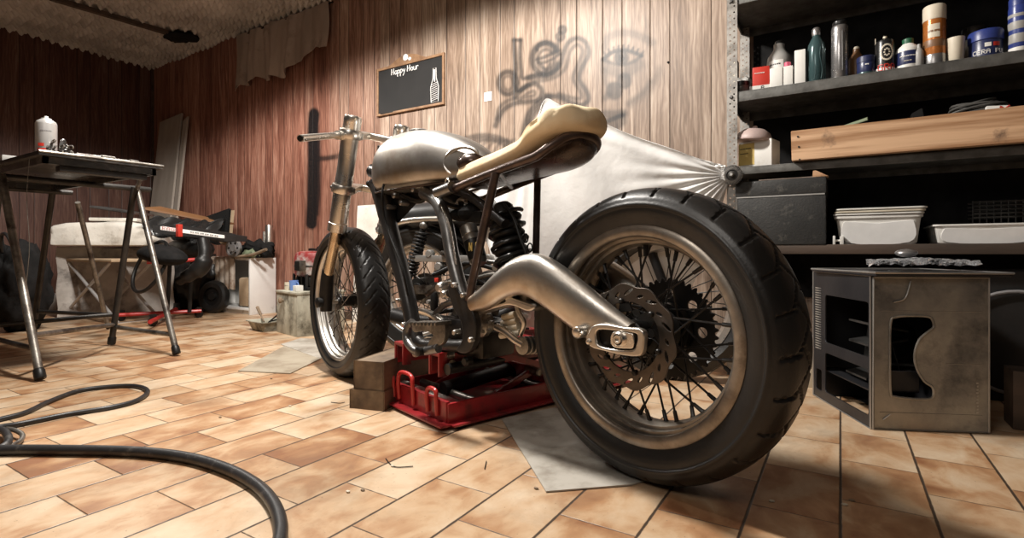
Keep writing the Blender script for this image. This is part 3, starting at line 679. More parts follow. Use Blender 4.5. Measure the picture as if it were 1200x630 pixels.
pl = rnd([(528, 338), (534, 330), (541, 341), (548, 350), (556, 362), (561, 380), (558, 402), (550, 413), (538, 410), (545, 396), (543, 376), (534, 360)])
bm = bplate(pl, [], .125, .022, .004); bm.transform(BM); ob('side_plate', bm, M['dkmetal'], fr)
bm = bplate(pl, [], -.125, .022, .004); bm.transform(BM); ob('side_plate', bm, M['dkmetal'], fr)
for px, py in ((532, 334), (543, 346), (552, 398), (466, 352), (473, 380)):
    c = B(px, py, .14 if px > 500 else .115); bm = new(); lathe(bm, [(.0075, -.014), (.0075, .004), (.006, .007)], tr(c) @ rot(-PI/2, 'X'), 8); bm.transform(BM); ob('bolt', bm, M['chrome'], fr)
fs('cross_tube', [(.60, -.11, .16), (.60, .11, .16)], .016)
# chain guard gussets and mounts beneath the tank
bm = new(); hexa(bm, [B(440, 232, .04), B(466, 262, .04), B(466, 262, -.04), B(440, 232, -.04)], [B(444, 214, .04), B(508, 217, .04), B(508, 217, -.04), B(444, 214, -.04)], .004); bm.transform(BM); ob('gusset', bm, M['dkmetal'], fr)
bm = new()
for px, py, r_ in ((470, 229, .012), (478, 238, .010), (492, 222, .011), (463, 243, .009)):
    bm = new(); lathe(bm, [(r_, 0), (r_, .03), (r_*.6, .035)], tr(B(px, py, .05)) @ rot(-PI/2, 'X'), 12); bm.transform(BM); ob('mount_lug', bm, M['grmetal'], fr)

# rear sub frame: one long loop around the tail, posts
full = BP((520, 226, .09), (553, 212, .10), (583, 200, .105), (610, 190, .108), (628, 183, .105), (645, 171, .09), (663, 161, .06), (682, 158, .015), (697, 163, -.035), (699, 172, -.075), (688, 183, -.10), (670, 192, -.105), (640, 203, -.105), (600, 219, -.10), (560, 236, -.09), (545, 243, -.08))
sl = T('subframe_loop', full, .0115, M['rust'])
def sub2(name, pts, r, m=M['rust'], k=6, **kw):
    bm = new(); tube(bm, smooth(pts, k) if len(pts) > 2 else pts, r, 12); bm.transform(BM); return ob(name, bm, m, sl, **kw)
q = BP((581, 203, .112), (567, 266, .118), (549, 352, .125)); sub2('stay', q, .0115)
sub2('seat_post', BP((630, 207, -.11), (628, 297, -.10)), .0105); 
sub2('cross_member', [full[2], full[13]], .009)
c = B(524, 214, .09); bm = new(); tube(bm, [c+V((.009*math.cos(a*PI/6), .0, .011*math.sin(a*PI/6))) for a in range(12)], .0028, 8, closed=True); bm.transform(BM); ob('bracket_ring', bm, M['chrome'], sl)
bm = new(); tube(bm, [B(512, 226, .105), B(530, 219, .105)], .017, 14); bm.transform(BM); ob('clamp', bm, M['grmetal'], sl)

# seat foam: lofted pad with swollen tail
def seat_ring(x, zb, zt, w, k=2.6, n=28):
    o = []; c = (zb+zt)/2; h = (zt-zb)/2
    for i in range(n):
        t = 2*PI*i/n; cs, sn = math.cos(t), math.sin(t); yy = w*abs(cs)**(2/k)*math.copysign(1, cs); zz = c+h*abs(sn)**(2/k)*math.copysign(1, sn)
        o.append(V((x, yy, zz)))
    return o
SX = [(.605, .706, .744, .066), (.596, .702, .757, .078), (.55, .708, .764, .084), (.49, .715, .772, .090), (.42, .725, .780, .096), (.36, .735, .790, .102), (.32, .743, .800, .106), (.29, .751, .830, .110), (.26, .760, .850, .112), (.225, .772, .860, .110), (.195, .784, .862, .098), (.170, .794, .856, .074), (.157, .803, .842, .045), (.152, .818, .828, .015)]
q = smooth([V(s[:3]) for s in SX], 5); w_ = smooth([V((s[3], 0, 0)) for s in SX], 5)
rings = []
for a, b in zip(q, w_):
    r_ = seat_ring(a.x, a.y, a.z, b.x)
    for v in r_:
        if v.z > (a.y+a.z)/2: v.z += (.003*math.sin(v.x*95+v.y*50)+.003*math.sin(v.x*40-v.y*60))*min(1, max(0, (.30-v.x)/.05)); v.z -= .008*max(0, 1-abs(v.y-.0)/.07)*(1 if v.x > .36 else 0)
        if abs(v.y) > .8*b.x and v.x > .20: v.y *= 1-.09*max(0, 1-abs(v.z-(a.y+(a.z-a.y)*.62))/.010)
    rings.append(r_)
bm = new(); loft(bm, rings); foam = part('seat_foam', bm, M['foam'], ang=60)
# seat pan below the foam
PXs = [(.57, .688, .703, .050), (.50, .696, .714, .060), (.42, .704, .728, .072), (.34, .710, .742, .085), (.28, .716, .752, .092), (.23, .730, .768, .088), (.195, .748, .782, .065), (.178, .764, .790, .03)]
q = smooth([V(s[:3]) for s in PXs], 5); w_ = smooth([V((s[3], 0, 0)) for s in PXs], 5)
bm = new(); loft(bm, [seat_ring(a.x, a.y, a.z, b.x, 2.0) for a, b in zip(q, w_)]); part('seat_pan', bm, M['pan'], ang=60)

# tank
TS = [(1.082, .775, .800, .012), (1.075, .742, .838, .050), (1.055, .712, .868, .085), (1.02, .700, .890, .112), (.96, .698, .905, .126), (.88, .698, .908, .130), (.80, .698, .900, .126), (.73, .700, .884, .116), (.67, .702, .862, .100), (.62, .704, .840, .080), (.58, .706, .818, .066), (.55, .708, .798, .056), (.53, .720, .782, .040)]
q = smooth([V(s[:3]) for s in TS], 5); w_ = smooth([V((s[3], 0, 0)) for s in TS], 5); rings = []
for a, b in zip(q, w_):
    ring = []; zb, zt, w = a.y, a.z, b.x; zm = zb+(zt-zb)*.42
    for i in range(40):
        t = 2*PI*i/40; cs, sn = math.cos(t), math.sin(t)
        kx = .72 if sn > 0 else .5
        yy = w*abs(cs)**kx*math.copysign(1, cs); zz = zm+(zt-zm)*abs(sn)**.95 if sn > 0 else zm-(zm-zb)*abs(sn)**.6
        if sn < 0: yy *= 1-.16*abs(sn)**2
        ring.append(V((a.x, yy, zz)))
    rings.append(ring)
bm = new(); loft(bm, rings); tank = part('fuel_tank', bm, M['steel'], ang=60)
# scooped dark recess at the back of the tank
def tsub(name, bm, m, **k): bm.transform(BM); return ob(name, bm, m, tank, **k)
bm = new(); ball(bm, (.575, .040, .762), (.050, .040, .030), 20); tsub('knee_recess', bm, M['pan'])
rim_ = [V((.585+.060*math.cos(a), .066+.018*math.cos(a), .765+.042*math.sin(a))) for a in [-.9+i*3.6/20 for i in range(21)]]
bm = new(); tube(bm, rim_, [.003]+[.006]*19+[.003], 8); tsub('recess_lip', bm, M['steel'])
seam = [V((a.x, b.x*.86*s, a.y+.006)) for s in (1,) for a, b in zip(q, w_)]+[V((a.x, -b.x*.86, a.y+.006)) for a, b in list(zip(q, w_))[::-1]]
bm = new(); tube(bm, seam, .0042, 6, closed=True); tsub('tank_seam', bm, M['pan'], label='brownish seam along the lower edge')
bm = new(); lathe(bm, [(.010, 0), (.010, .045), (.012, .047), (.012, .052)], tr((1.062, .07, .748)) @ rot(PI/2, 'Y') @ rot(PI, 'Z'), 12); tsub('mounting_peg', bm, M['hub'])
bm = new(); lathe(bm, [(.030, 0), (.034, .004), (.034, .014), (.028, .018)], tr((.90, 0, .902)), 24); tsub('fuel_cap', bm, M['steel'])

# front fork and wheel
FA = V((1.381, .018, .3005)); Mf = tr(FA) @ rot(math.radians(161-166.5))
fty, fsub = wheel(bike, Mf, .3005, .0602, .2415, .045, 500, gr_front, M['rims'], .030, .036, 36, .0017, band=.018)
for s in (1, -1):
    if s == 1: top, mid, low_, bot = B(414, 137, .105), B(397, 255, .105), B(392, 283, .105), B(384, 322, .105)
    else:      top, mid, low_, bot = [V((p.x, -p.y+.0, p.z)) for p in (B(414, 137, .105), B(397, 255, .105), B(392, 283, .105), B(384, 322, .105))]
    ax = Mf @ V((0, s*.085, 0))
    dr = (top-mid).normalized(); bot2 = ax+V((-.012, 0, .10))
    bm = new(); tube(bm, [mid-dr*.055, mid-dr*.052, mid-dr*.02, mid-dr*.018, mid+dr*.15, mid+dr*.153, top-dr*.02, top-dr*.018, top], [.031, .036, .036, .033, .033, .032, .032, .033, .031], 24)
    f = part('fork_leg', bm, M['chrome'])
    def fk(name, bm, m, **k): bm.transform(BM); return ob(name, bm, m, f, **k)
    bm = new(); tube(bm, [mid-dr*.04, bot2], .021, 20); fk('slider', bm, M['gold'], label='brass coloured lower tube')
    bm = new(); tube(bm, [bot2+V((-.006, 0, .03)), bot2, ax+V((0, 0, .03)), ax+V((.0, 0, -.035))], [.023, .025, .026, .022], 16); fk('axle_clamp', bm, M['hub'])
    bm = new(); lathe(bm, [(.020, 0), (.020, .018), (.012, .022)], tr(ax+V((0, s*.02, 0))) @ rot(-PI/2*s, 'X'), 16); fk('axle_cap', bm, M['hub'])
    bm = new(); lathe(bm, [(.031, -.002), (.029, .003), (.020, .003), (.018, .006), (.008, .006)], align(top, dr), 24); fk('fork_cap', bm, M['chrome'])
bm = new(); tube(bm, [Mf @ V((0, -.1, 0)), Mf @ V((0, .1, 0))], .009, 12); fsub('axle', bm, M['chrome'])
# triple clamps
dr = (B(414, 137, .105)-B(397, 255, .105)).normalized()
for (px, py, nm) in ((411, 157, 'upper_triple_clamp'), (402, 221, 'lower_triple_clamp')):
    c = B(px, py, .105); Mx = align(V((c.x, 0, c.z)), dr, (0, 1, 0)); 
    o1 = [(.14, -.0), (.135, .026), (.105, .038), (.07, .030), (.03, -.02), (0, -.045)]
    out = o1+[(-a, b) for a, b in o1[::-1][1:]]+[(-.135, -.026)]+[(-.105, -.036), (-.06, -.040), (-.03, -.075), (.03, -.075), (.06, -.040), (.105, -.036), (.135, -.026)]
    # note: local x = bike left, local y = backwards/forwards
    bm = plate(new(), [smooth2] if False else [out], .026, Mx, .004)
    for s in (1, -1): lathe(bm, [(.040, -.016), (.042, -.012), (.042, .012), (.040, .016)], Mx @ tr((s*.105, 0, 0)), 24)
    tc_ = part(nm.split('_', 1)[1], bm, M['chrome'])
    for s in (1, -1):
        bm = new(); lathe(bm, [(.0045, 0), (.0045, .02), (.007, .02), (.007, .028)], Mx @ tr((s*.142, .012, 0)) @ rot(PI/2, 'X'), 10); bm.transform(BM); ob('bolt', bm, M['grmetal'], tc_)
# clip-on bars
for s in (1, -1):
    c = B(407, 160, .105); c = V((c.x, .105*s, c.z))
    e = B(352, 162, .36) if s == 1 else V((B(352, 162, .36).x+.02, -.34, B(352, 162, .36).z))
    a_ = c+V((-.015, .03*s, 0)); 
    bm = new(); tube(bm, [a_, a_+(e-a_)*.3, e], .0115, 16); h_ = part('handlebar', bm, M['chrome'])
    bm = new(); lathe(bm, [(.0405, -.012), (.0405, .012)], align(c, dr), 24); tube(bm, [c+V((0, .02*s, 0)), a_+(e-a_)*.12], .0165, 14); bm.transform(BM); ob('handlebar_clamp', bm, M['chrome'], h_)
    bm = new(); lathe(bm, [(.0095, 0), (.0095, .003)], align(e, (e-a_)), 16); bm.transform(BM); ob('bar_end', bm, M['hub'], h_)

# rear shock absorber with bellows spring and reservoir
top, bot = B(588, 238, 0), B(604, 318, 0)
ax_ = (bot-top).normalized(); Ls = (bot-top).length; Ms = align(top, ax_)
prof = [(.020, 0), (.030, .01), (.034, .03)]
for k in range(7):
    z0 = .035+k*.024; prof += [(.036, z0), (.047, z0+.005), (.050, z0+.012), (.047, z0+.019), (.036, z0+.024)]
prof += [(.03, Ls-.01), (.02, Ls+.03)]
prof = [p for p in prof if p[1] <= Ls+.03]; prof.sort(key=lambda p: p[1])
bm = new(); lathe(bm, prof, Ms, 32); sh = part('shock_absorber', bm, M['hub'], ang=50)
def shs(name, bm, m, **k): bm.transform(BM); return ob(name, bm, m, sh, **k)
bm = new(); pts = [Ms @ V((.052*math.cos(a*.5), .052*math.sin(a*.5), .03+.0105*a*.5*.62)) for a in range(0, 52)]; tube(bm, pts, .0065, 10); shs('coil_spring', bm, M['spring'])
a, b = B(549, 268, .06), B(561, 306, .06); bm = new(); Mq = align(a, b-a); L2 = (b-a).length
lathe(bm, [(.018, -.012), (.024, -.008), (.026, 0), (.026, .02), (.024, .022), (.026, .026), (.026, L2), (.02, L2+.01)], Mq, 24); res = shs('reservoir', bm, M['alu2'], label='dull silver cylinder')
bm = new(); lathe(bm, [(.0265, L2*.38), (.0268, L2*.4), (.0268, L2*.92), (.0265, L2*.94)], Mq, 24, cap=False); shs('reservoir_label', bm, M['hub'])
for k, (ox, ch) in enumerate(((-.014, 'N'), (.004, 'F'))):       # the two letters on the reservoir
    m0 = Mq @ tr((0, 0, L2*.62)); bm = new()
    sL = {'N': [[(0, 0), (0, 1)], [(0, 1), (.6, 0)], [(.6, 0), (.6, 1)]], 'F': [[(0, 0), (0, 1)], [(0, 1), (.6, 1)], [(0, .5), (.5, .5)]]}[ch]
    base = B(550+k*8, 294, .088)
    for st in sL: tube(bm, [base+V((-p[0]*.018, 0, p[1]*.024)) for p in st], .0022, 6)
    shs('letter', bm, M['yellow'])
bm = new()
for px, py in ((581, 250), (587, 262), (594, 268), (602, 279), (607, 290)):
    c = B(px+14, py, .02); tube(bm, [c+V((.009*math.cos(i*PI/5), 0, .012*math.sin(i*PI/5))) for i in range(10)], .0022, 6, closed=True)
shs('hanging_links', bm, M['hub'])
T('hanging_cable', BP((590, 238, .03), (602, 256, .03), (610, 280, .03), (617, 300, .03), (612, 318, .02)), .0045, M['hub'])
# foot peg bracket (bent tube and toothed plate)
pg = T('peg_bracket', BP((484, 377, .16), (478, 384, .165), (477, 398, .17), (486, 410, .175), (498, 411, .175), (514, 408, .175)), [.013]*6, M['grmetal'])
bm = bplate(rnd([(486, 381), (500, 379), (521, 378), (524, 386), (522, 400), (514, 406), (502, 409), (506, 398), (510, 392), (500, 387), (488, 389)], 3), [], .170, .016, .002)
for i in range(8): c = B(489+4.3*i, 379.5, .185); box(bm, (c.x, .185, c.z+.003), (.006, .055, .010), None, .001)
bm.transform(BM); ob('foot_peg', bm, M['alu2'], pg)
bm = new(); lathe(bm, [(.013, 0), (.013, .02), (.009, .022)], tr(B(496, 411, .18)) @ rot(-PI/2, 'X'), 14); bm.transform(BM); ob('peg_end', bm, M['hub'], pg)
# gear linkage, brackets, and clutter under the seat tube
lk = T('linkage', BP((582, 383, .06), (592, 388, .06), (604, 398, .06), (614, 404, .06)), .011, M['cast'])
def lks(name, bm, m, **k): bm.transform(BM); return ob(name, bm, m, lk, **k)
c = B(616, 404, .05)
for k in range(5):
    bm = new(); Mt = tr(c+V((-.006*k, .012-.011*k, 0))) @ rot(-PI/2, 'X'); lathe(bm, [(.016, -.004), (.024, -.003), (.024, .003), (.016, .004)], Mt, 24); lks('bush', bm, M['alu2'])
bm = new()
for k in range(4): a = B(590-k*1.0, 372+7*k, .04); b = B(604+k*2, 368+7*k, .04); tube(bm, [a, b], .0095, 12)
lks('finned_cover', bm, M['cream'])
T('brake_line', BP((604, 352, .06), (608, 366, .06), (614, 378, .055), (610, 392, .05)), .007, M['cast'])
eng = new()
# gearbox remnants seen between the frame tubes
bb(eng, (.50, -.075, .19), (.68, .06, .30), None, .02); bb(eng, (.55, -.06, .30), (.66, .05, .35), None, .02)
en = part('gearbox_casing', eng, M['dkmetal'])
def es(name, bm, m, **k): bm.transform(BM); return ob(name, bm, m, en, **k)
RR_ = random.Random(3)
for k in range(16):
    x, z = .48+.22*RR_.random(), .18+.22*RR_.random(); r_ = .006+.010*RR_.random(); bm = new(); lathe(bm, [(r_, 0), (r_, .018), (r_*.7, .024), (r_*.4, .024)], tr((x, .058+.02*RR_.random(), z)) @ rot(-PI/2, 'X'), 12); es('bolt', bm, M['chrome'] if k % 3 else M['hub'])
for k, (a, b, r_) in enumerate((((500, 345), (536, 330), .008), ((505, 372), (540, 352), .010), ((486, 362), (530, 388), .012), ((562, 372), (578, 392), .014))):
    bm = new(); tube(bm, smooth([B(*a, .03), (B(*a, .03)+B(*b, .03))/2+V((0, 0, .015)), B(*b, .03)], 6), r_, 10); es('control_rod', bm, (M['alu2'], M['grmetal'], M['chrome'], M['hub'])[k])
bm = new(); lathe(bm, [(.034, 0), (.040, .005), (.040, .03), (.030, .04), (.012, .04)], tr(B(570, 378, .03)) @ rot(-PI/2, 'X'), 20)
for k in range(6): lathe(bm, [(.006, 0), (.006, .01)], tr(B(570, 378, .06)+V((.025*math.cos(k), .0, .025*math.sin(k)))) @ rot(-PI/2, 'X'), 8)
es('output_shaft_flange', bm, M['alu2'])
bm = new(); bb(bm, (.52, -.05, .585), (.60, .05, .62), None, .012); es2 = part('battery_bracket', bm, M['hub'])
c = B(541, 240, .03); bm = new(); tube(bm, smooth([c+V((.018, 0, -.012)), c+V((.02, 0, .01)), c+V((0, 0, .018)), c+V((-.02, 0, .008)), c+V((-.015, 0, -.014))], 5), .006, 10); bm.transform(BM); ob('cable_guide', bm, M['chrome'], es2)
bm = new(); ball(bm, B(554, 250, .02), (.04, .05, .028), 14); ball(bm, B(540, 252, .02), (.03, .04, .02), 14); bm.transform(BM); ob('wiring_bundle', bm, M['dkcloth'], es2)
T('throttle_cable', BP((455, 205, .09), (448, 225, .12), (452, 262, .11), (470, 310, .11), (478, 345, .10)), .004, M['hub'])
T('wiring_loom', BP((462, 225, .06), (490, 236, .05), (505, 228, .05), (525, 240, .04), (552, 246, .03)), .008, M['hub'])

# ================================================================ the lift, wooden block, sheets on the floor
LC = V((-1.113, 1.23, 0)); LH = math.radians(72)      # x along the lift, away from the camera
lift = thing('motorcycle_lift', 'low red steel motorcycle lift with scissor arms under the bare frame', 'lift', LC, LH)
LM = tr(LC) @ rot(LH)
def lp(name, bm, m, par=None, **k):
    if par is None: return ob(name, bm, m, lift, local=True, **k)
    bm.transform(LM); return ob(name, bm, m, par, **k)
W2 = .175
bm = new(); bb(bm, (0, -W2, .012), (.78, W2, .018), None, .002)
for s in (1, -1): bb(bm, (0, s*W2-.006, .012), (.78, s*W2+.006, .070), None, .002)
bb(bm, (-.004, -W2, .012), (.010, W2, .075), None, .002)
bb(bm, (.77, -W2, .012), (.785, W2, .07), None, .002)
base = lp('base_tray', bm, M['red'])
bm = new(); bb(bm, (-.035, -W2-.02, .010), (.0, W2+.02, .016), None, .002); bb(bm, (.0, -W2-.035, .010), (.80, -W2, .016), None, .002); lp('base_flange', bm, M['red'], base)
bm = new(); bb(bm, (.008, -W2+.01, .060), (.055, W2-.01, .066), None, .002); lp('worn_plate', bm, M['redworn'], base, label='worn plate with the paint rubbed off')
for y, h, w in ((.145, .038, .020), (.045, .062, .046), (-.110, .045, .026)):
    bm = new(); tube(bm, smooth([(-.008, y-w, .03), (-.012, y-w, .05+h*.6), (-.010, y-w*.7, .055+h), (-.010, y+w*.7, .055+h), (-.012, y+w, .05+h*.6), (-.008, y+w, .03)], 5), .0065, 10); lp('handle', bm, M['redbar'], base)
for x in (.12, .40, .66):
    bm = new(); tube(bm, [(x, -W2+.01, .05), (x, W2-.01, .05)], .012, 12); lp('roller_rod', bm, M['alu2'], base)
for x, y in ((.03, W2+.015), (.03, -W2-.015), (.74, W2+.015), (.74, -W2-.015)):
    bm = new(); lathe(bm, [(.010, 0), (.012, .004), (.012, .012)], tr((x, y, 0)), 12); lp('foot', bm, M['hub'], base)
# two channel rails on top
for y in (.120, -.095):
    bm = new(); o_ = [(-.026, 0), (-.026, .052), (.026, .052), (.026, 0), (.020, 0), (.020, .046), (-.020, .046), (-.020, 0)]
    Mx = Matrix(((0, 0, 1, .31), (1, 0, 0, y), (0, 1, 0, .145), (0, 0, 0, 1))); plate(bm, [o_], .60, Mx, .0015)
    r_ = lp('top_rail', bm, M['red'])
    bm = new(); plate(bm, [[(-.03, -.01), (-.03, .060), (.03, .060), (.03, -.01), (.022, -.01), (.022, .050), (-.022, .050), (-.022, -.01)]], .03, Matrix(((0, 0, 1, .02), (1, 0, 0, y), (0, 1, 0, .145), (0, 0, 0, 1))), .002); lp('rail_end', bm, M['red'], r_)
    for x in (.05,):
        bm = new(); lathe(bm, [(.012, -.004), (.012, .004), (.009, .010), (.004, .010)], tr((x, y-.032, .168)) @ rot(PI/2, 'X'), 16); lp('bolt', bm, M['cream'], r_)
    bm = new(); bb(bm, (.05, y-.022, .197), (.56, y+.022, .204), None, .002); lp('rubber_pad', bm, M['hub'], r_)
bm = new(); bb(bm, (.16, -.10, .150), (.26, .10, .185), None, .003); bb(bm, (.44, -.10, .150), (.52, .10, .185), None, .003); lp('cross_plate', bm, M['red'])
for y in (.150, -.130):
    bm = new(); hexa(bm, [(.10, y-.008, .022), (.16, y-.008, .022), (.16, y+.008, .022), (.10, y+.008, .022)], [(.54, y-.008, .175), (.60, y-.008, .175), (.60, y+.008, .175), (.54, y+.008, .175)], .002); a_ = lp('scissor_arm', bm, M['red'])
    bm = new(); hexa(bm, [(.66, y-.024, .022), (.72, y-.024, .022), (.72, y-.010, .022), (.66, y-.010, .022)], [(.20, y-.024, .175), (.26, y-.024, .175), (.26, y-.010, .175), (.20, y-.010, .175)], .002); lp('scissor_arm', bm, M['red'])
    bm = new(); lathe(bm, [(.014, -.03), (.014, .03), (.01, .034)], tr((.36, y-.012, .105)) @ rot(PI/2, 'X'), 14); lp('pivot_pin', bm, M['alu2'], a_)
bm = new(); hexa(bm, [(.42, -.125, .03), (.72, -.125, .03), (.72, .10, .03), (.42, .10, .03)], [(.36, -.125, .12), (.70, -.125, .06), (.70, .10, .06), (.36, .10, .12)], .003); lp('sloping_cover', bm, M['red'])
bm = new(); tube(bm, [(.10, 0, .06), (.42, 0, .09)], .024, 16); tube(bm, [(.42, 0, .09), (.52, 0, .12)], .012, 12); lp('hydraulic_ram', bm, M['dkmetal'])

A = fl(432, 476); A = V((-1.222, 1.200, 0)); Mb = tr(A) @ rot(math.radians(104))   # x away from camera, y left
bm = new(); bb(bm, (0, 0, .060), (.50, .105, .150), Mb, .003); single('timber_block', bm, M['timber'], 'old squared timber standing on the lower block beside the red lift', 'wooden block', 'squared timbers beside the lift')
bm = new(); bb(bm, (-.004, -.004, 0), (.42, .118, .0585), Mb, .003); single('timber_block', bm, M['timber'], 'lower old timber block lying on the tiles beside the red lift', 'wooden block', 'squared timbers beside the lift')
def sheet(name, pix, th, m, lab, cat, z0=.001):
    P = [fl(a, b, z0+th) for a, b in pix]; bm = new(); plate(bm, [[(p.x, p.y) for p in P]], th, tr((0, 0, z0+th/2))); return single(name, bm, m, lab, cat)
sheet('metal_sheet', [(640, 575), (588, 490), (650, 477), (760, 500), (800, 545), (770, 558), (740, 567)], .003, M['sheetm'], 'grey flat sheet lying on the tiles under the big rear wheel', 'sheet')
sheet('card_sheet', [(279, 434), (340, 437), (375, 420), (333, 405)], .003, M['sheeto'], 'ochre grey flat sheet lying on the tiles left of the front wheel', 'sheet')
sheet('paper_sheet', [(329, 403), (375, 420), (400, 412), (398, 398), (352, 396)], .002, M['sheetm'], 'pale sheet on the tiles between the wooden crate and the front wheel', 'sheet')
# ================================================================ shelving on the right
YF, YB = 2.30, 2.68
XL, XR = wl(852, 120, YF).x, .92
Z2, Z3, Z4, Z1 = 1.147, .842, .528, 1.535
shelf = thing('shelving_unit', 'dark metal shelving unit with perforated uprights crowded with cans and boxes', 'shelves', ((XL+XR)/2, YB, 0))
def upright(x, y, w=.040, z1=1.98, face=1):
    # perforated angle iron: front flange with holes, side flange
    hs = []
    z = .03
    while z < z1-.03:
        hs.append(circ(.0036, 8, (w*.32, z))); hs.append(circ(.0036, 8, (w*.70, z+.012))); z += .0255
    bm = new(); nseg = 8
    for q in range(nseg):
        a_, b_ = z1*q/nseg, z1*(q+1)/nseg; hq = [h for h in hs if min(p[1] for p in h) > a_+.0008 and max(p[1] for p in h) < b_-.0008]
        plate(bm, [[(0, a_), (w, a_), (w, b_), (0, b_)]]+hq, .003, Matrix(((1, 0, 0, x), (0, 0, 1, y), (0, 1, 0, 0), (0, 0, 0, 1))))
    bmesh.ops.remove_doubles(bm, verts=bm.verts[:], dist=.0001)
    bb(bm, (x, y, 0), (x+.003, y+w, z1)); return bm
ob('upright', upright(XL, YF-.004), M['upright'], shelf, ang=30)
for x, y in ((XL, YB-.05), (XR-.04, YF-.004), (XR-.04, YB-.05)): ob('upright', upright(x, y), M['upright'], shelf, ang=30)
def tray(z, th, m, lip=.0):
    bm = new(); bb(bm, (XL+.004, YF, z-.006), (XR-.002, YB, z), None, .001); bb(bm, (XL+.004, YF, z-th), (XR-.002, YF+.010, z-.001), None, .002); bb(bm, (XL+.004, YB-.01, z-th), (XR-.002, YB, z-.001), None, .002); bb(bm, (XL+.004, YF, z-th), (XL+.010, YB, z-.001)); return ob('shelf_board', bm, m, shelf)
for z, th, m in ((1.90, .04, M['shelf']), (Z1, .035, M['shelf']), (Z2, .040, M['shelf']), (Z3, .030, M['shelf'])): tray(z, th, m)
bm = new(); bb(bm, (XL+.004, YF, Z4-.036), (XR, YB, Z4), None, .003); ob('shelf_board', bm, M['shelfw'], shelf)
for z in (Z2-.02, Z1-.02):
    bm = new(); lathe(bm, [(.007, 0), (.007, .006), (.004, .008)], tr((XL+.018, YF-.006, z)) @ rot(PI/2, 'X'), 8); ob('bolt', bm, M['grmetal'], shelf)
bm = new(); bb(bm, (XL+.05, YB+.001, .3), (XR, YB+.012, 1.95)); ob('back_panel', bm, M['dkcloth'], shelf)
# shadowy side of the shelf bay
PROF = {
 'bottle': [(.88, 0), (1, .03), (1, .60), (.92, .70), (.50, .82), (.44, .86), (.44, .93)],
 'can': [(.93, 0), (1, .02), (1, .80), (.93, .86), (.50, .91), (.42, .93)],
 'tall': [(.90, 0), (1, .02), (1, .86), (.94, .90), (.75, .93)],
 'jar': [(.9, 0), (1, .06), (1, .66), (.94, .72)],
 'cup': [(.80, 0), (.84, .02), (1, .97), (1, 1), (.93, 1), (.80, .06)]}
def place(px0, px1, py, z, back=.0):
    """radius, centre x, centre y, height of a round thing standing behind the shelf edge"""
    Y = YF+.02+back; a, b = wl(px0, py, Y), wl(px1, py, Y); r = (b.x-a.x)/2*.93; Y += r
    c = wl((px0+px1)/2, py, Y); return r, c.x, Y, c.z-z
def round_item(name, cat, lab, px0, px1, py, z, kind, body, cap=None, capm=None, label=None, back=0, group=None, capname='cap', bands=()):
    r, x, y, h = place(px0, px1, py, z, back); t = thing(name, lab, cat, (x, y, z), 0, group)
    bm = new(); lathe(bm, [(a*r, b*h) for a, b in PROF[kind]], None, 32, cap=(kind != 'cup')); ob('body', bm, body, t, local=True)
    if cap:
        bm = new(); lathe(bm, [(a*r, b*h) for a, b in cap], None, 28); ob(capname, bm, capm, t, local=True)
    for (z0, z1, m, nm) in bands:
        bm = new(); lathe(bm, [(r*1.004, z0*h), (r*1.012, z0*h+.001), (r*1.012, z1*h-.001), (r*1.004, z1*h)], None, 32, cap=False); ob(nm, bm, m, t, local=True)
    return t, r, h
def mark(t, r, h, z, w, hh, m, a=-70, name='print'):   # raised printed patch hugging the body
    bm = new(); a0 = math.radians(a-w/2); a1 = math.radians(a+w/2); n = 10
    vs = [[bm.verts.new((r*1.02*math.cos(a0+(a1-a0)*i/n), r*1.02*math.sin(a0+(a1-a0)*i/n), zz*h)) for i in range(n+1)] for zz in (z, z+hh)]
    for i in range(n): bm.faces.new((vs[0][i], vs[0][i+1], vs[1][i+1], vs[1][i]))
    o = ob(name, bm, m, t, local=True); return o
FONT = {'-': '00000000001111111011000000000000000', 'A': '01110100011000111111100011000110001', 'C': '01111100001000010000100001000001111', 'D': '11110100011000110001100011000111110', 'E': '11111100001000011110100001000011111', 'F': '11111100001000011110100001000010000', 'G': '01111100001000010011100011000101111', 'R': '11110100011000111110101001001010001', 'S': '01111100001000001110000010000111110', 'U': '10001100011000110001100011000101110', 'P': '11110100011000111110100001000010000', 'M': '10001110111010110001100011000110001', 'X': '10001100010101000100010101000110001', 'B': '11110100011000111110100011000111110', 'O': '01110100011000110001100011000101110', 'I': '01110001000010000100001000010001110', 'N': '10001110011010110011100011000110001', 'K': '10001100101010011000101001001010001', 'T': '11111001000010000100001000010000100', 'V': '10001100011000110001100010101000100', 'L': '10000100001000010000100001000011111', '7': '11111000010001000100010000100001000', '0': '01110100011001110101110011000101110'}
def dots(t, s, r, z, hgt, m, a=-75, name='lettering', flat=None):    # small block letters wrapped on a round body (radius r) or a flat face
    bm = new(); px = hgt/7; x = 0
    for ch in s:
        if ch != ' ':
            for k, b in enumerate(FONT[ch]):
                if b == '1':
                    cx, cz = x+(k % 5+.5)*px, z+hgt-(k//5+.5)*px
                    if flat is None:
                        an = math.radians(a)+(cx-len(s)*3*px)/r; Mx = rot(an) @ tr((r*1.02, 0, cz)); box(bm, (0, 0, 0), (.0008, px*1.02, px*1.02), Mx)
                    else: box(bm, (flat[0]+cx, flat[1], cz), (px*1.02, .0008, px*1.02))
        x += 6*px
    return ob(name, bm, m, t, local=True, flatsh=True)
def carton(name, cat, lab, px0, px1, py, z, dy, m, back=0, rz=0):
    Y = YF+.02+back; a, b = wl(px0, py, Y), wl(px1, py, Y); t = thing(name, lab, cat, ((a.x+b.x)/2, Y+dy/2, z), rz); w = b.x-a.x; h = (a.z+b.z)/2-z
    bm = new(); bb(bm, (-w/2, -dy/2, 0), (w/2, dy/2, h), None, .003); ob('body', bm, m, t, local=True); return t, w, h, dy
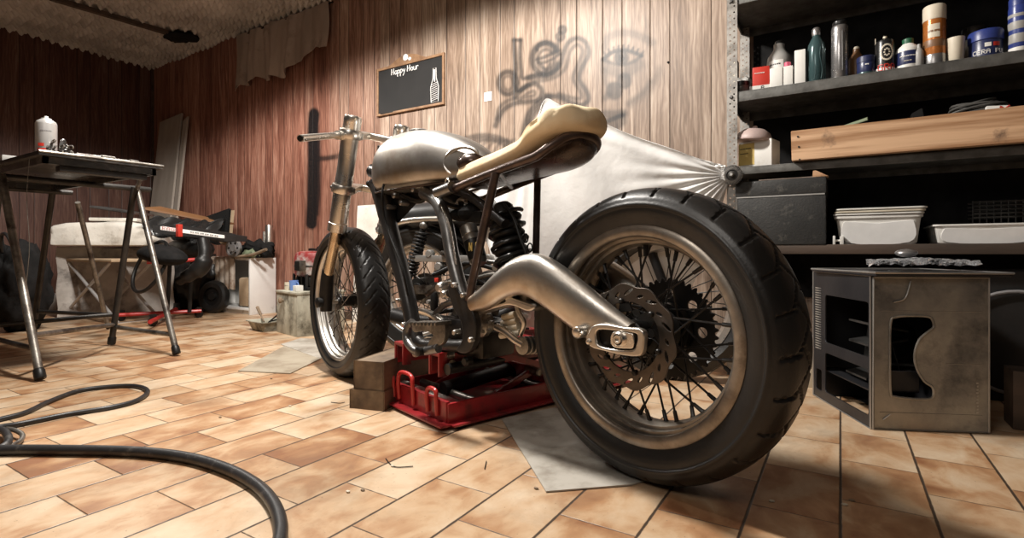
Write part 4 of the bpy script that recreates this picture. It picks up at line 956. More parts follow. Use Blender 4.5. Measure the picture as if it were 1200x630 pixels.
# --- middle shelf, left to right
t, w, h, dy = carton('small_box', 'box', 'small cream box at the left end of the bottle shelf beside the upright', 856, 864, 70, Z2, .05, M['cream'], .12)
t, r, h = round_item('pot', 'pot', 'low dark pot at the left end of the bottle shelf', 857, 879, 97, Z2, 'jar', M['shelf'], [(1.05, .66), (1.05, .98), (.9, 1)], M['blackp'], back=.01, capname='lid')
bm = new(); c = wl(871, 90, YF+.16); ball(bm, (c.x, c.y, Z2+.075), (.036, .03, .03), 20); ball(bm, (c.x+.015, c.y, Z2+.035), (.035, .035, .035), 16)
for v in bm.verts: v.co += V((math.sin(v.co.z*160), math.sin(v.co.x*190), math.cos(v.co.x*150)))*.004
single('rag', bm, M['greyb'], 'crumpled grey rag behind the low dark pot on the bottle shelf', 'rag')
t, w, h, dy = carton('red_carton', 'box', 'small red and white carton on the bottle shelf', 881, 901, 78, Z2, .05, M['redp'], 0, math.radians(6))
bm = new(); bb(bm, (-w/2-.0006, -dy/2-.0008, 0), (w/2+.0006, dy/2, h*.20), None); ob('white_band', bm, M['white'], t, local=True)
dots(t, 'A', 1, h*.02, h*.16, M['blackp'], flat=(-.0, -dy/2-.0012)); dots(t, '----', 1, h*.66, h*.12, M['white'], flat=(-w*.38, -dy/2-.0012))
t, r, h = round_item('oil_bottle', 'bottle', 'translucent grey oil bottle with dark cap behind the white cartons', 897, 929, 48, Z2, 'bottle', M['greyb'], [(.34, .86), (.34, .98), (.26, 1)], M['blackp'], back=.085)
mark(t, r, h, .35, 70, .25, M['white'], -100); dots(t, '---', r, h*.48, h*.08, M['blackp'], -105)
t, w, h, dy = carton('white_carton', 'box', 'low white carton in front of the grey oil bottle', 902, 917, 79, Z2, .05, M['white'])
t, w, h, dy = carton('white_tube_box', 'box', 'white narrow box with a pink top beside the low white carton', 917, 929, 77, Z2, .04, M['white'], .004)
bm = new(); lathe(bm, [(.012, h), (.012, h+.018), (.008, h+.02)], tr((-.002, 0, 0)), 14); ob('cap', bm, M['pink'], t, local=True, label='pink cap')
t, w, h, dy = carton('tall_carton', 'box', 'tall white carton standing between oil bottle and dark green bottle', 931, 944, 58, Z2, .045, M['white'])
t, r, h = round_item('dark_bottle', 'bottle', 'dark green ribbed metal bottle with silver screw cap', 945, 968, 33, Z2, 'bottle', M['teal'], [(.46, .86), (.50, .90), (.50, .97), (.36, 1)], M['silverb'])
for k in range(8):
    bm = new(); a = 2*PI*k/8-.2; tube(bm, smooth([(r*1.0*math.cos(a+.15*math.sin(q)), r*1.0*math.sin(a+.15*math.sin(q)), h*(.05+.095*q)) for q in range(7)], 3), .0016, 6); ob('rib', bm, M['teal'], t, local=True)
t, r, h = round_item('silver_bottle', 'bottle', 'tall silver thermos bottle with black lid on the bottle shelf', 973, 995, 25, Z2, 'tall', M['silverb'], [(.78, .90), (.88, .92), (.88, .975), (.7, 1)], M['blackp'], capname='lid')
bm = new(); bb(bm, (r*.25, -r*1.08, h*.12), (r*.45, -r*.75, h*.8), None, .002); ob('side_rib', bm, M['grmetal'], t, local=True)
round_item('brown_bottle', 'bottle', 'round brown bottle half hidden behind the dark blue jar', 993, 1014, 55, Z2, 'bottle', M['brownb'], [(.40, .86), (.40, .97), (.3, 1)], M['cream'], back=.09)
t, r, h = round_item('blue_jar', 'jar', 'small dark blue jar with pale base right of the silver thermos', 1003, 1027, 67, Z2, 'jar', M['navy'], [(1.04, .68), (1.04, .96), (.95, 1)], M['navy'], capname='lid', bands=((.0, .16, M['teal'], 'base_band'),)); dots(t, '-', r, h*.4, h*.22, M['white'], -85)
t, r, h = round_item('spray_can', 'spray can', 'black spray can with white ring print and red lettering', 1024, 1050, 43, Z2, 'can', M['blackp'], [(.42, .90), (.42, .93), (.20, .95), (.20, 1)], M['cream'], capname='nozzle', bands=((.0, .12, M['white'], 'white_band'),))
dots(t, 'GRA', r, h*.04, h*.17, M['redp'], -80)
bm = new()
for i in range(24):
    a = i/24*2*PI; an = math.radians(-82)+.62*math.cos(a); zz = h*.52+h*.20*math.sin(a); box(bm, (0, 0, 0), (.001, .0055, .0055), rot(an) @ tr((r*1.01, 0, zz)))
for i in range(8):
    a = i/8*2*PI; an = math.radians(-82)+.26*math.cos(a); zz = h*.52+h*.09*math.sin(a); box(bm, (0, 0, 0), (.001, .005, .005), rot(an) @ tr((r*1.01, 0, zz)))
ob('ring_print', bm, M['cream'], t, local=True, flatsh=True)
bm = new(); bb(bm, (-r*.98, -r*.15, h*.78), (-r*.9, r*.15, h*.98), None, .001); ob('trigger_tab', bm, M['cream'], t, local=True)
t, r, h = round_item('white_bottle', 'bottle', 'squat white bottle with dark green cap and blue label', 1048, 1080, 46, Z2, 'bottle', M['white'], [(.46, .78), (.48, .80), (.48, .98), (.4, 1)], M['green'], bands=((.14, .56, M['navy'], 'paper_label'),))
dots(t, '-----', r*1.012, h*.34, h*.10, M['white'], -95); dots(t, '---', r*1.012, h*.2, h*.08, M['cream'], -95)
t, r, h = round_item('clear_beaker', 'bottle', 'small cloudy plastic bottle squeezed left of the tall gold spray can', 1071, 1083, 52, Z2, 'bottle', M['greyb'], [(.4, .86), (.4, 1)], M['greyb'])
t, r, h = round_item('gold_spray_can', 'spray can', 'tall golden brown spray can with large cream cap', 1080, 1110, 8, Z2, 'can', M['orange'], [(.98, .75), (1.03, .76), (1.03, .98), (.95, 1)], M['cream'], bands=((.02, .18, M['silverb'], 'silver_band'), (.30, .42, M['brownb'], 'brown_band')))
mark(t, r, h, .45, 60, .22, M['cream'], -100); dots(t, '--', r*1.03, h*.5, h*.1, M['brownb'], -98)
t, r, h = round_item('cream_cup', 'cup', 'plain cream plastic cup right of the golden spray can', 1108, 1132, 45, Z2, 'cup', M['cream'])
t, r, h = round_item('black_jar', 'jar', 'jar with wide black lid standing behind the big blue jar', 1126, 1157, 33, Z2, 'jar', M['greyb'], [(1.06, .70), (1.08, .72), (1.08, .97), (1.0, 1)], M['blackp'], back=.11, capname='lid')
t, r, h = round_item('wide_blue_jar', 'jar', 'big dark blue jar with glossy blue screw lid and red white label', 1133, 1177, 38, Z2, 'jar', M['navy'], [(1.03, .62), (1.07, .64), (1.07, .94), (1.0, 1)], M['bluep'], capname='lid')
dots(t, 'CERA PUL', r*1.0, h*.12, h*.15, M['white'], -82); mark(t, r, h, .36, 26, .14, M['redp'], -62); mark(t, r, h, .36, 22, .14, M['white'], -92)
t, r, h = round_item('blue_can', 'can', 'tall blue and white striped can at the right end of the bottle shelf', 1180, 1208, -2, Z2, 'can', M['bluep'], [(.9, .84), (.95, .85), (.95, .98), (.9, 1)], M['bluep'], bands=((.02, .10, M['white'], 'stripe'), (.18, .34, M['greyb'], 'stripe'), (.42, .56, M['greyb'], 'stripe'), (.64, .70, M['greyb'], 'stripe')))
# --- top shelf: pale edge of a box lid
a, b = wl(857, 8, YF+.03), wl(951, 0, YF+.03); bm = new(); bb(bm, (a.x+.01, YF+.012, Z1), (b.x, YF+.25, Z1+.03), None, .003); single('flat_box', bm, M['olive'], 'flat pale green box on the highest shelf at the top of the photograph', 'box')
# --- board shelf
a, b = wl(928, 192, YF-.02), wl(1300, 160, YF-.02); zt = wl(928, 154, YF-.02).z
t = thing('drawer_box', 'long shallow drawer of rough pine boards full of odds and ends', 'drawer', ((a.x+b.x)/2, YF, Z3))
bm = new(); hexa(bm, [(a.x, YF-.030, Z3+.004), (b.x, YF-.030, Z3+.004), (b.x, YF-.008, Z3+.004), (a.x, YF-.008, Z3+.004)], [(a.x-.003, YF-.030, zt), (b.x, YF-.030, zt+.004), (b.x, YF-.008, zt+.004), (a.x-.003, YF-.008, zt)], .002); ob('front_board', bm, M['pine'], t)
bm = new(); bb(bm, (a.x, YF-.008, Z3+.004), (a.x+.018, YF+.33, zt-.02), None, .002); ob('side_board', bm, M['timber'], t)
bm = new(); bb(bm, (a.x+.018, YF-.008, Z3+.004), (b.x, YF+.33, Z3+.012)); ob('bottom_board', bm, M['timber'], t)
for px, py in ((935, 160), (937, 187), (936, 172)):
    p = wl(px, py, YF-.031); bm = new(); lathe(bm, [(.0035, 0), (.0035, .0015)], tr(p) @ rot(PI/2, 'X'), 8); ob('nail', bm, M['hub'], t)
c = wl(1000, 146, YF+.03); bm = new(); tube(bm, [wl(982, 151, YF+.04), wl(1017, 139, YF+.01)], .009, 10, flat=.5); single('green_strip', bm, M['olive'], 'green wooden strip poking over the rim of the pine drawer', 'strip')
c0, c1 = wl(1068, 133, YF+.03), wl(1088, 140, YF+.03); bm = new(); hexa(bm, [c0+V((0, 0, -.06)), c1+V((0, 0, -.06)), c1+V((0, .06, -.06)), c0+V((0, .06, -.06))], [c0, wl(1081, 126, YF+.03), wl(1081, 126, YF+.03)+V((0, .06, 0)), c0+V((0, .06, 0))], .002); single('dark_box', bm, M['hub'], 'small dark box tilted in the pine drawer near its middle', 'box')
c = wl(1145, 128, YF+.09); bm = new()
for k in range(9): tube(bm, [c+V(((.085-.004*k)*math.cos(i*PI/14)*1.0, (.05-.002*k)*math.sin(i*PI/14)+.004*k, -.01+.006*k*.7+.012*math.sin(i*PI/14+k))) for i in range(28)], .004, 6, closed=True)
bb(bm, (c.x-.05, c.y-.02, c.z-.10), (c.x+.05, c.y+.02, c.z-.01), None, .01); single('cable_coil', bm, M['shelf'], 'grey coil of cable lying in the right part of the pine drawer', 'cable')
t = thing('medicine_box', 'small white box with a dark red mark at the right end of the drawer', 'box', wl(1170, 135, YF+.02)); b0 = [wl(1149, 136, YF+.012), wl(1187, 131, YF+.012)]; t0 = [wl(1156, 124, YF+.03), wl(1184, 123, YF+.03)]
bm = new(); dy = V((0, .05, 0)); dn = V((0, 0, -.05)); hexa(bm, [b0[0]+dn, b0[1]+dn, b0[1]+dn+dy, b0[0]+dn+dy], [t0[0], t0[1], t0[1]+dy, t0[0]+dy], .002); ob('body', bm, M['white'], t)
c = wl(1177, 128, YF+.015); bm = new()
for s in (1, -1): tube(bm, [c+V((-.012, -.006, -.010*s)), c+V((.012, -.006, .010*s))], .003, 6)
ob('red_mark', bm, M['redp'], t)
# white canister and upturned bowl on the left of that shelf
t, w, h, dy = carton('canister', 'canister', 'white plastic canister with yellow label at the left end of the drawer shelf', 868, 909, 164, Z3, .09, M['white'], .02, math.radians(-14))
bm = new(); bb(bm, (-w/2-.001, -dy/2-.001, h*.12), (-w*.02, -dy/2+.004, h*.92)); ob('paper_label', bm, M['yellow'], t, local=True, label='yellow paper label'); dots(t, '----', 1, h*.66, h*.12, M['blackp'], flat=(-w*.46, -dy/2-.0016)); dots(t, '----', 1, h*.5, h*.09, M['blackp'], flat=(-w*.46, -dy/2-.0016))
a, b = wl(860, 170, YF+.05), wl(905, 170, YF+.05); r = (b.x-a.x)/2; zc = wl(880, 172, YF+.07).z; zr = Z3+h+.0
t2 = thing('bowl', 'pale pink upturned bowl resting on top of the white canister', 'bowl', ((a.x+b.x)/2, YF+.02+.045, Z3+h)); bm = new(); lathe(bm, [(r*.97, 0), (r, .003), (r*.98, .012), (r*.85, .032), (r*.55, .048), (r*.2, .053), (.001, .054)], rot(.12, 'Y'), 32); ob('dish', bm, M['pinkish'], t2, local=True, ang=60)
bm = new(); lathe(bm, [(.008, .05), (.010, .060), (.006, .064)], rot(.12, 'Y'), 12); ob('knob', bm, M['pinkish'], t2, local=True)
# round knob the sheet is gathered round
c = wl(858, 205, YF-.03); t = thing('wire_wheel_brush', 'round wire wheel knob pinning the gathered corner of the white sheet', 'wire brush', c)
bm = new(); lathe(bm, [(.020, -.012), (.036, -.010), (.040, -.002), (.038, .008), (.020, .012), (.018, .008), (.006, .012)], tr(c) @ rot(PI/2, 'X'), 40)
ob('brush_disc', bm, M['gauze'] if False else M['legd'], t)
bm = new()
for k in range(46):
    a = 2*PI*k/46; tube(bm, [c+V((.024*math.cos(a), -.011, .024*math.sin(a))), c+V((.041*math.cos(a+.1), -.006, .041*math.sin(a+.1)))], .0012, 5)
ob('bristles', bm, M['upright'], t); bm = new(); lathe(bm, [(.008, 0), (.008, .018), (.005, .022)], tr(c) @ rot(PI/2, 'X'), 12); ob('spindle', bm, M['bright'], t)
# --- low shelf: tool chest, plastic trays
a, b = wl(862, 287, YF-.005), wl(968, 287, YF-.005); ht = wl(915, 210, YF-.005).z
t = thing('tool_chest', 'large scuffed black tool chest on the low shelf behind the rear tyre', 'tool chest', ((a.x+b.x)/2, YF+.14, Z4)); zl = wl(900, 230, YF).z
bm = new(); bb(bm, (a.x, YF-.005, Z4), (b.x, YF+.28, zl-.002), None, .006); ob('body', bm, M['toolbox'], t)
bm = new(); bb(bm, (a.x-.002, YF-.008, zl+.001), (b.x+.002, YF+.283, ht), None, .008); l_ = ob('lid', bm, M['toolbox'], t)
bm = new(); bb(bm, (a.x+.004, YF-.0065, zl-.003), (b.x-.004, YF-.003, zl+.002)); ob('lid_edge', bm, M['bright'], t, label='worn bright line under the lid')
A = [wl(888, 213, YF-.03), wl(956, 206, YF-.03)]; bm = new(); bb(bm, (A[0].x, YF+.0, ht+.001), (A[1].x, YF+.16, ht+.004)); single('paper_sheet', bm, M['curtain'], 'thin paper lying on the lid of the black tool chest', 'paper')
A = [wl(952, 205, YF), wl(972, 208, YF)]; bm = new(); hexa(bm, [(A[0].x, YF, ht+.001), (A[1].x-.002, YF, ht+.001), (A[1].x-.002, YF+.05, ht+.001), (A[0].x, YF+.05, ht+.001)], [(A[0].x+.002, YF, ht+.026), (A[0].x+.012, YF, ht+.026), (A[0].x+.012, YF+.05, ht+.02), (A[0].x+.002, YF+.05, ht+.02)], .001); single('wooden_wedge', bm, M['pine'], 'small wooden wedge on the right corner of the black tool chest', 'wedge')
def tub(px0, px1, pyt, pyb, lab, nl, cat='tub', grp=None):
    a, b = wl(px0, pyt, YF+.02), wl(px1, pyt, YF+.02); h = a.z-Z4; w = (b.x-a.x)/2; c = (a.x+b.x)/2; dpt = .30
    t = thing('plastic_tub', lab, cat, (c, YF+.02+dpt/2, Z4), 0, grp)
    def rr_(sx, sy, z, rad=.02): return [V((x, y, z)) for x, y in rrect(-sx, -sy, sx, sy, rad, 5)]
    D2 = dpt/2; R_ = [rr_(w*.84, D2*.86, 0), rr_(w*.88, D2*.88, h*.06), rr_(w*.955, D2*.96, h*.86), rr_(w*1.0, D2*1.0, h*.88), rr_(w*1.0, D2*1.0, h*.96), rr_(w*.95, D2*.95, h*.96), rr_(w*.86, D2*.85, h*.08)]
    bm = new(); loft(bm, R_); ob('body', bm, M['white'], t, local=True, ang=40)
    bm = new(); o_ = [(-w*.70, h*.06), (w*.70, h*.06), (w*.80, h*.70), (w*.60, h*.76), (0, h*.70), (-w*.60, h*.76), (-w*.80, h*.70)]
    sl_ = (D2*.96-D2*.88)/(h*.80); Mx = Matrix(((1, 0, 0, 0), (0, sl_*-1.0, 1, -D2*.885), (0, 1, 0, 0), (0, 0, 0, 1))); plate(bm, [rnd([(x, y) for x, y in o_], 5)], .006, Mx, .001); ob('raised_panel', bm, M['chalkw'], t, local=True)
    return t, c, w, h, D2
t, c, w, h, D2 = tub(978, 1083, 252, 287, 'white plastic tub with trays nested on top, next to the black tool chest', 3)
for k in range(3):
    rz = .01*(k-1); tt = thing('plastic_tray', ['shallow white plastic tray lying directly on the white tub', 'middle shallow tray of the stack over the white tub', 'topmost shallow tray of the stack over the white tub'][k], 'tray', (c+.003*k, YF+.02+D2, Z4+h*.965+.0095*k), rz, 'shallow trays stacked on the tub')
    bm = new(); loft(bm, [[V((x, y, z)) for x, y in rrect(-w*s, -D2*s, w*s, D2*s, .02, 5)] for s, z in ((.97, 0), (1.03, .003), (1.03, .007), (.98, .0085), (.93, .004))]); ob('pan', bm, M['white'] if k != 1 else M['cream'], tt, local=True)
tub(1094, 1225, 262, 287, 'wide low white plastic tub at the right end of the low shelf', 0)
t = thing('hinge', 'small white metal hinge beside the nested white tub', 'hinge', wl(981, 287, YF+.01)); A = wl(976, 287, YF+.01); bm = new()
bb(bm, (A.x, YF+.005, Z4), (A.x+.008, YF+.03, Z4+.032), None, .001); bb(bm, (A.x+.022, YF+.005, Z4), (A.x+.034, YF+.03, Z4+.030), None, .001); tube(bm, [(A.x, YF+.015, Z4+.014), (A.x+.034, YF+.015, Z4+.014)], .004, 8); ob('leaf', bm, M['white'], t)
# dim stuff deep in the shelf right: wire basket
a, b = wl(1140, 242, YB-.12), wl(1235, 242, YB-.12); bm = new()
for k in range(5): z = Z4+.10+.014*k; tube(bm, [(a.x, YB-.12, z), (b.x, YB-.12, z)], .004, 6); tube(bm, [(a.x, YB-.03, z), (b.x, YB-.03, z)], .004, 6)
for k in range(12): x = a.x+(b.x-a.x)*k/11; tube(bm, [(x, YB-.12, Z4), (x, YB-.12, Z4+.16)], .0025, 6)
single('wire_basket', bm, M['legd'], 'dark wire basket at the back of the low shelf behind the wide tub', 'basket')

# ================================================================ under the shelves
# computer case standing on the tiles
A0, A1, A2 = fl(1022, 503), fl(1160, 508), fl(970, 462)
ux = (A1-A0); wc = ux.length; ux.normalize(); uy = V((-ux.y, ux.x, 0)); hc = .432; dc = .36
CM = Matrix((ux, uy, UP)).transposed().to_4x4(); CM.translation = A0
case = thing('computer_case', 'old empty grey metal computer case with an open black front on the tiles', 'computer case', A0, math.atan2(ux.y, ux.x))
hole = rnd([(.065, .095), (.12, .090), (.165, .092), (.176, .105), (.172, .125), (.150, .140), (.128, .175), (.122, .215), (.135, .255), (.160, .278), (.176, .292), (.172, .312), (.160, .320), (.12, .322), (.068, .318), (.052, .300), (.050, .20), (.052, .108)], 4)
sx_ = wc/.335; hole = [(x*sx_, y) for x, y in hole]
Mx = Matrix(((1, 0, 0, 0), (0, 0, 1, 0), (0, 1, 0, 0), (0, 0, 0, 1)))
bm = plate(new(), [rrect(0, 0, wc, hc, .006, 3), hole], .002, Mx, .0004); sp_ = ob('side_panel', bm, M['case'], case, local=True, label='dull grey steel panel with a large cut-out')
def cs(name, bm, m, **k): return ob(name, bm, m, case, local=True, **k)
bm = new(); tube(bm, [V((x, -.002, y)) for x, y in hole], .0035, 8, closed=True); bm.transform(WM[case.name]); ob('pressed_rim', bm, M['case'], sp_)
e_ = [V((.003, -.001, .003)), V((wc-.003, -.001, .003)), V((wc-.003, -.001, hc-.003)), V((.003, -.001, hc-.003))]; bm = new(); tube(bm, e_, .0032, 8, closed=True); bm.transform(WM[case.name]); ob('folded_edge', bm, M['bright'], sp_)
bm = new()
bm.free()
for z in (.19, .335, .05):
    bm = new(); tube(bm, [V((.19 if z > .1 and z < .3 else .02, -.0012, z)), V((wc-.02, -.0012, z))], .0011, 6); bm.transform(WM[case.name]); ob('crease', bm, M['case'], sp_)
bm = new(); tube(bm, smooth([V((wc*.18, -.003, hc*.83)), V((wc*.28, -.004, hc*.86)), V((wc*.33, -.003, hc*.97))], 5), .0022, 6); tube(bm, [V((wc*.09, -.003, .03)), V((wc*.15, -.003, .045))], .0018, 6); bm.transform(WM[case.name]); ob('scratch', bm, M['bright'], sp_)
bm = new(); bb(bm, (0, dc-.004, 0), (wc, dc, hc)); cs('far_panel', bm, M['casei'])
bm = new(); bb(bm, (wc-.003, 0, 0), (wc, dc, hc)); cs('rear_panel', bm, M['casei'])
bm = new(); bb(bm, (0, 0, hc-.004), (wc, dc, hc)); cs('top_panel', bm, M['casei'])
bm = new(); bb(bm, (.12, .002, 0), (wc, dc, .004)); cs('floor_panel', bm, M['casei'])
# open front frame, facing left
Mf_ = Matrix(((0, 0, 1, 0), (1, 0, 0, 0), (0, 1, 0, 0), (0, 0, 0, 1)))
bm = plate(new(), [rrect(0, 0, dc, hc, .008, 3), rrect(.014, .035, dc-.085, .165, .01, 3), rrect(.014, .20, dc-.085, hc-.075, .01, 3), rrect(dc-.060, .03, dc-.02, .10, .006, 2)], .005, Mf_, .0008); fr_ = cs('front_frame', bm, M['casei'])
for y in [dc-.072+.0, ]:
    for k in range(26):
        bm = new(); z = .17+.0082*k; bb(bm, (-.004, y+.012, z), (.0, y+.055, z+.003)); bm.transform(WM[case.name]); ob('vent_rib', bm, M['case'], fr_)
bm = new(); tube(bm, [V((-.003, .002, .002)), V((-.003, dc, .002)), V((-.003, dc, hc)), V((-.003, .002, hc))], .003, 8, closed=True); bm.transform(WM[case.name]); ob('front_edge', bm, M['bright'], fr_)
bm = new(); bb(bm, (.01, .03, .10), (.14, dc-.02, .104)); bb(bm, (.01, .03, .10), (.14, .034, .16)); cs('drive_cage', bm, M['casei'])
# inner ribs seen through the cut-out
for k, (x0, z0, x1, z1) in enumerate(((.04, .115, .18, .145), (.06, .165, .19, .16), (.05, .215, .17, .235), (.09, .10, .12, .30), (.15, .12, .12, .22), (.05, .28, .17, .26))):
    bm = new(); hexa(bm, [V((x0*sx_, .10, z0)), V((x1*sx_, .10, z1)), V((x1*sx_, .22, z1)), V((x0*sx_, .22, z0))], [V((x0*sx_, .10, z0+.006)), V((x1*sx_, .10, z1+.006)), V((x1*sx_, .22, z1+.006)), V((x0*sx_, .22, z0+.006))]); cs('inner_bracket', bm, M['grmetal'])
bm = new(); lathe(bm, [(.055, 0), (.060, .004), (.060, .020), (.05, .024)], tr((.20, .26, .22)) @ rot(PI/2, 'X'), 30, cap=True); cs('fan', bm, M['hub'])
bm = new()
for k in range(10): bb(bm, (wc-.036+.001*(k % 3), -.0022, .055+.009*k), (wc-.030, -.0008, .060+.009*k))
cs('embossed_mark', bm, M['bright'])
# panel lying on the case with clear plastic on it
def onp(px, py, z): return fl(px, py, z) if abs(z-.5) > .02 else None
pt = thing('steel_sheet', 'dark metal cover plate lying on top of the computer case', 'cover', (CM @ V((wc/2, dc/2, hc+.001))), math.atan2(ux.y, ux.x)+.03)
bm = new(); bb(bm, (-wc/2-.015, -dc/2-.03, .0), (wc/2+.035, dc/2-.02, .010), None, .003); ob('plate', bm, M['casei'], pt, local=True)
bm = new(); tube(bm, [(-wc/2-.015, -dc/2-.03, .009), (wc/2+.035, -dc/2-.03, .009), (wc/2+.035, dc/2-.02, .009), (-wc/2-.015, dc/2-.02, .009)], .003, 8, closed=True); ob('edge', bm, M['bright'], pt, local=True, label='shiny worn edge')
bm = new()
for x, y in ((-.05, -.08), (-.03, -.05), (-.07, .0)): bb(bm, (x, y-.05, .0095), (x+.03, y-.03, .0112), None, .001)
ob('slot_cover', bm, M['hub'], pt, local=True)
c = CM @ V((wc*.62, dc*.35, hc+.0125)); bm = new()
rr2 = random.Random(11)
def crum(u, v): return V((c.x-.12+.26*u, c.y-.08+.20*v, c.z+.010+.014*abs(math.sin(u*7+v*5))+.016*abs(math.sin(u*13-v*9))*(1-abs(u-.5))))
thick_grid(bm, 18, 14, crum, .0012); single('clear_plastic_sheet', bm, M['clear'], 'crumpled clear plastic packaging on the dark metal cover plate', 'plastic sheet', flatsh=True)
bm = new(); ball(bm, (c.x-.02, c.y+.02, c.z+.052), (.030, .024, .012), 16); single('glass_puck', bm, M['silverb'], 'small shiny oval disc on top of the crumpled clear plastic', 'disc')
# black part to the right, brown board, white container
a, b = wl(1130, 312, 2.34), wl(1290, 312, 2.34)
t = thing('black_fairing', 'large black plastic fairing standing under the low shelf at the right', 'fairing', ((a.x+b.x)/2, 2.42, 0))
o_ = rnd([(a.x, .0), (a.x-.02, .30), (a.x+.0, .425), (a.x+.06, .44), (a.x+.26, .44), (b.x, .40), (b.x, 0)], 6)
bm = plate(new(), [o_], .10, Matrix(((1, 0, 0, 0), (0, 0, 1, 2.42), (0, 1, 0, 0), (0, 0, 0, 1))), .012); ob('shell', bm, M['plblack'], t, ang=60)
bm = new(); cc = V((a.x+.14, 2.355, .20)); tube(bm, [cc+V((.17*math.cos(i*PI/20), 0, .17*math.sin(i*PI/20))) for i in range(40)], .006, 8, closed=True); ob('ring', bm, M['greyp'], t)
A = fl(1187, 503); bm = new(); bb(bm, (A.x, A.y, 0), (A.x+.16, A.y+.10, .165), None, .003); single('brown_box', bm, M['shelfw'], 'small brown wooden box on the tiles at the right edge', 'box')
A = fl(948, 458); B1 = fl(968, 458); A = A+V((-.045, .07, 0)); t = thing('white_container', 'cream plastic container on the tiles between rear tyre and computer case', 'container', (A.x+.045, A.y+.06, 0)); bm = new(); w = .085
loft(bm, [[V((x, y, z)) for x, y in rrect(-s*1.3, -s, s*1.3, s, .012, 4)] for s, z in ((w*.86, 0), (w*.9, .01), (w, .155), (w*.95, .155), (w*.84, .02))]); ob('body', bm, M['cream'], t, local=True)
bm = new(); loft(bm, [[V((x, y, z)) for x, y in rrect(-s*1.3, -s, s*1.3, s, .012, 4)] for s, z in ((w*1.03, .150), (w*1.05, .154), (w*1.05, .170), (w*.98, .174))]); ob('lid', bm, M['white'], t, local=True)
# ================================================================ second motorcycle under the sheet
PC = V((-1.72, 1.95, 0)); PH = math.radians(8)       # its wheel on the left, machine runs to the right under the sheet
pk = thing('covered_motorcycle', 'second motorcycle mostly hidden under the white sheet by the wall', 'motorcycle', PC, PH)
PM_ = tr(PC) @ rot(PH)
def kp(name, bm, m, par=None, **k):
    if par is None: return ob(name, bm, m, pk, local=True, **k)
    bm.transform(PM_); return ob(name, bm, m, par, **k)
Mk = tr((0, 0, .322))
ty2, sub2_ = wheel(pk, Mk, .322, .065, .225, .048, 220, gr_rear if False else (lambda a, b: 0), M['rims'], .05, .05, 32, .0022, band=.018)
bm = new(); lathe(bm, [(.070, -.064), (.075, -.055), (.075, -.02), (.03, -.01)], Mk @ rot(-PI/2, 'X') @ rot(PI, 'X'), 30); sub2_('brake_drum', bm, M['alu2'])
for s in (-1, 1):
    bm = new(); hexa(bm, [(-.03, s*.105-.013, .305), (.52, s*.105-.013, .31), (.52, s*.105+.013, .31), (-.03, s*.105+.013, .305)], [(-.03, s*.105-.013, .345), (.52, s*.105-.013, .355), (.52, s*.105+.013, .355), (-.03, s*.105+.013, .345)], .004); sg = kp('swingarm', bm, M['alu2'])
    a, b = V((.005, s*.13, .36)), V((.085, s*.12, .62)); ax_ = (b-a).normalized(); Ls = (b-a).length
    bm = new(); tube(bm, [a, b], .014, 14); sk = kp('shock_absorber', bm, M['hub'])
    bm = new(); X = ax_.orthogonal().normalized(); Y_ = ax_.cross(X); n = 13
    tube(bm, [a+ax_*(.03+(Ls-.06)*i/(n*12))+(X*math.cos(2*PI*i/12)+Y_*math.sin(2*PI*i/12))*.026 for i in range(n*12)], .0055, 8); kp('coil_spring', bm, M['spring'] if s < 0 else M['hub'], sk)
    bm = new(); ball(bm, b, (.022, .02, .022), 12); ball(bm, a, (.022, .02, .022), 12); kp('shock_mount', bm, M['alu2'], sk)
bm = new(); tube(bm, smooth([(-.26, 0, .61), (-.12, 0, .655), (.10, 0, .675), (.35, 0, .68), (.62, 0, .70)], 6), [.02, .055, .07, .08, .08], 16, flat=1.5, upv=(0, 0, 1)); kp('seat', bm, M['plblack'])
bm = new(); tube(bm, smooth([(-.22, -.06, .600), (0, -.12, .645), (.3, -.12, .648)], 6), .013, 12); tube(bm, smooth([(-.22, .06, .600), (0, .12, .645), (.3, .12, .648)], 6), .013, 12); kp('grab_rail', bm, M['chrome'])
bm = new(); 
def fender(u, v):
    a = math.radians(20+130*u); r = .345; y = (v-.5)*.15; return V((r*math.cos(a), y, .322+(r-.05*(2*v-1)**2*.6)*math.sin(a)))
thick_grid(bm, 24, 8, fender, .004); kp('mudguard', bm, M['hub'])
bm = new(); bb(bm, (.36, -.10, .20), (.72, .13, .42), None, .03); eg = kp('engine', bm, M['hub'])
bm = new(); bb(bm, (.50, -.10, .42), (.66, .10, .60), None, .02); kp('cylinder', bm, M['dkmetal'], eg)
for k in range(7):
    bm = new(); bb(bm, (.485, -.115, .43+.024*k), (.675, .115, .438+.024*k), None, .002); kp('cooling_fin', bm, M['grmetal'], eg)
rq = random.Random(5)
for k in range(26):
    bm = new(); r_ = .008+.016*rq.random(); x, z = .10+.5*rq.random(), .18+.32*rq.random(); lathe(bm, [(r_, 0), (r_, .02), (r_*.75, .028), (r_*.3, .028)], tr((x, -.125-.02*rq.random(), z)) @ rot(PI/2, 'X'), 14); kp('bolt', bm, (M['chrome'], M['alu2'], M['bright'])[k % 3], eg)
for k in range(7):
    bm = new(); x0, z0 = .06+.25*rq.random(), .20+.2*rq.random(); x1, z1 = x0+.15+.2*rq.random(), z0-.1+.2*rq.random(); tube(bm, smooth([(x0, -.15, z0), ((x0+x1)/2, -.16, (z0+z1)/2+.04), (x1, -.15, z1)], 6), .008+.005*rq.random(), 10); kp('hose', bm, (M['hub'], M['alu2'], M['grmetal'])[k % 3], eg)
bm = new(); tube(bm, smooth([(.60, -.13, .30), (.40, -.16, .20), (.10, -.17, .19), (-.05, -.17, .21)], 6), [.022, .028, .034, .034], 18); kp('exhaust_pipe', bm, M['dkmetal'])
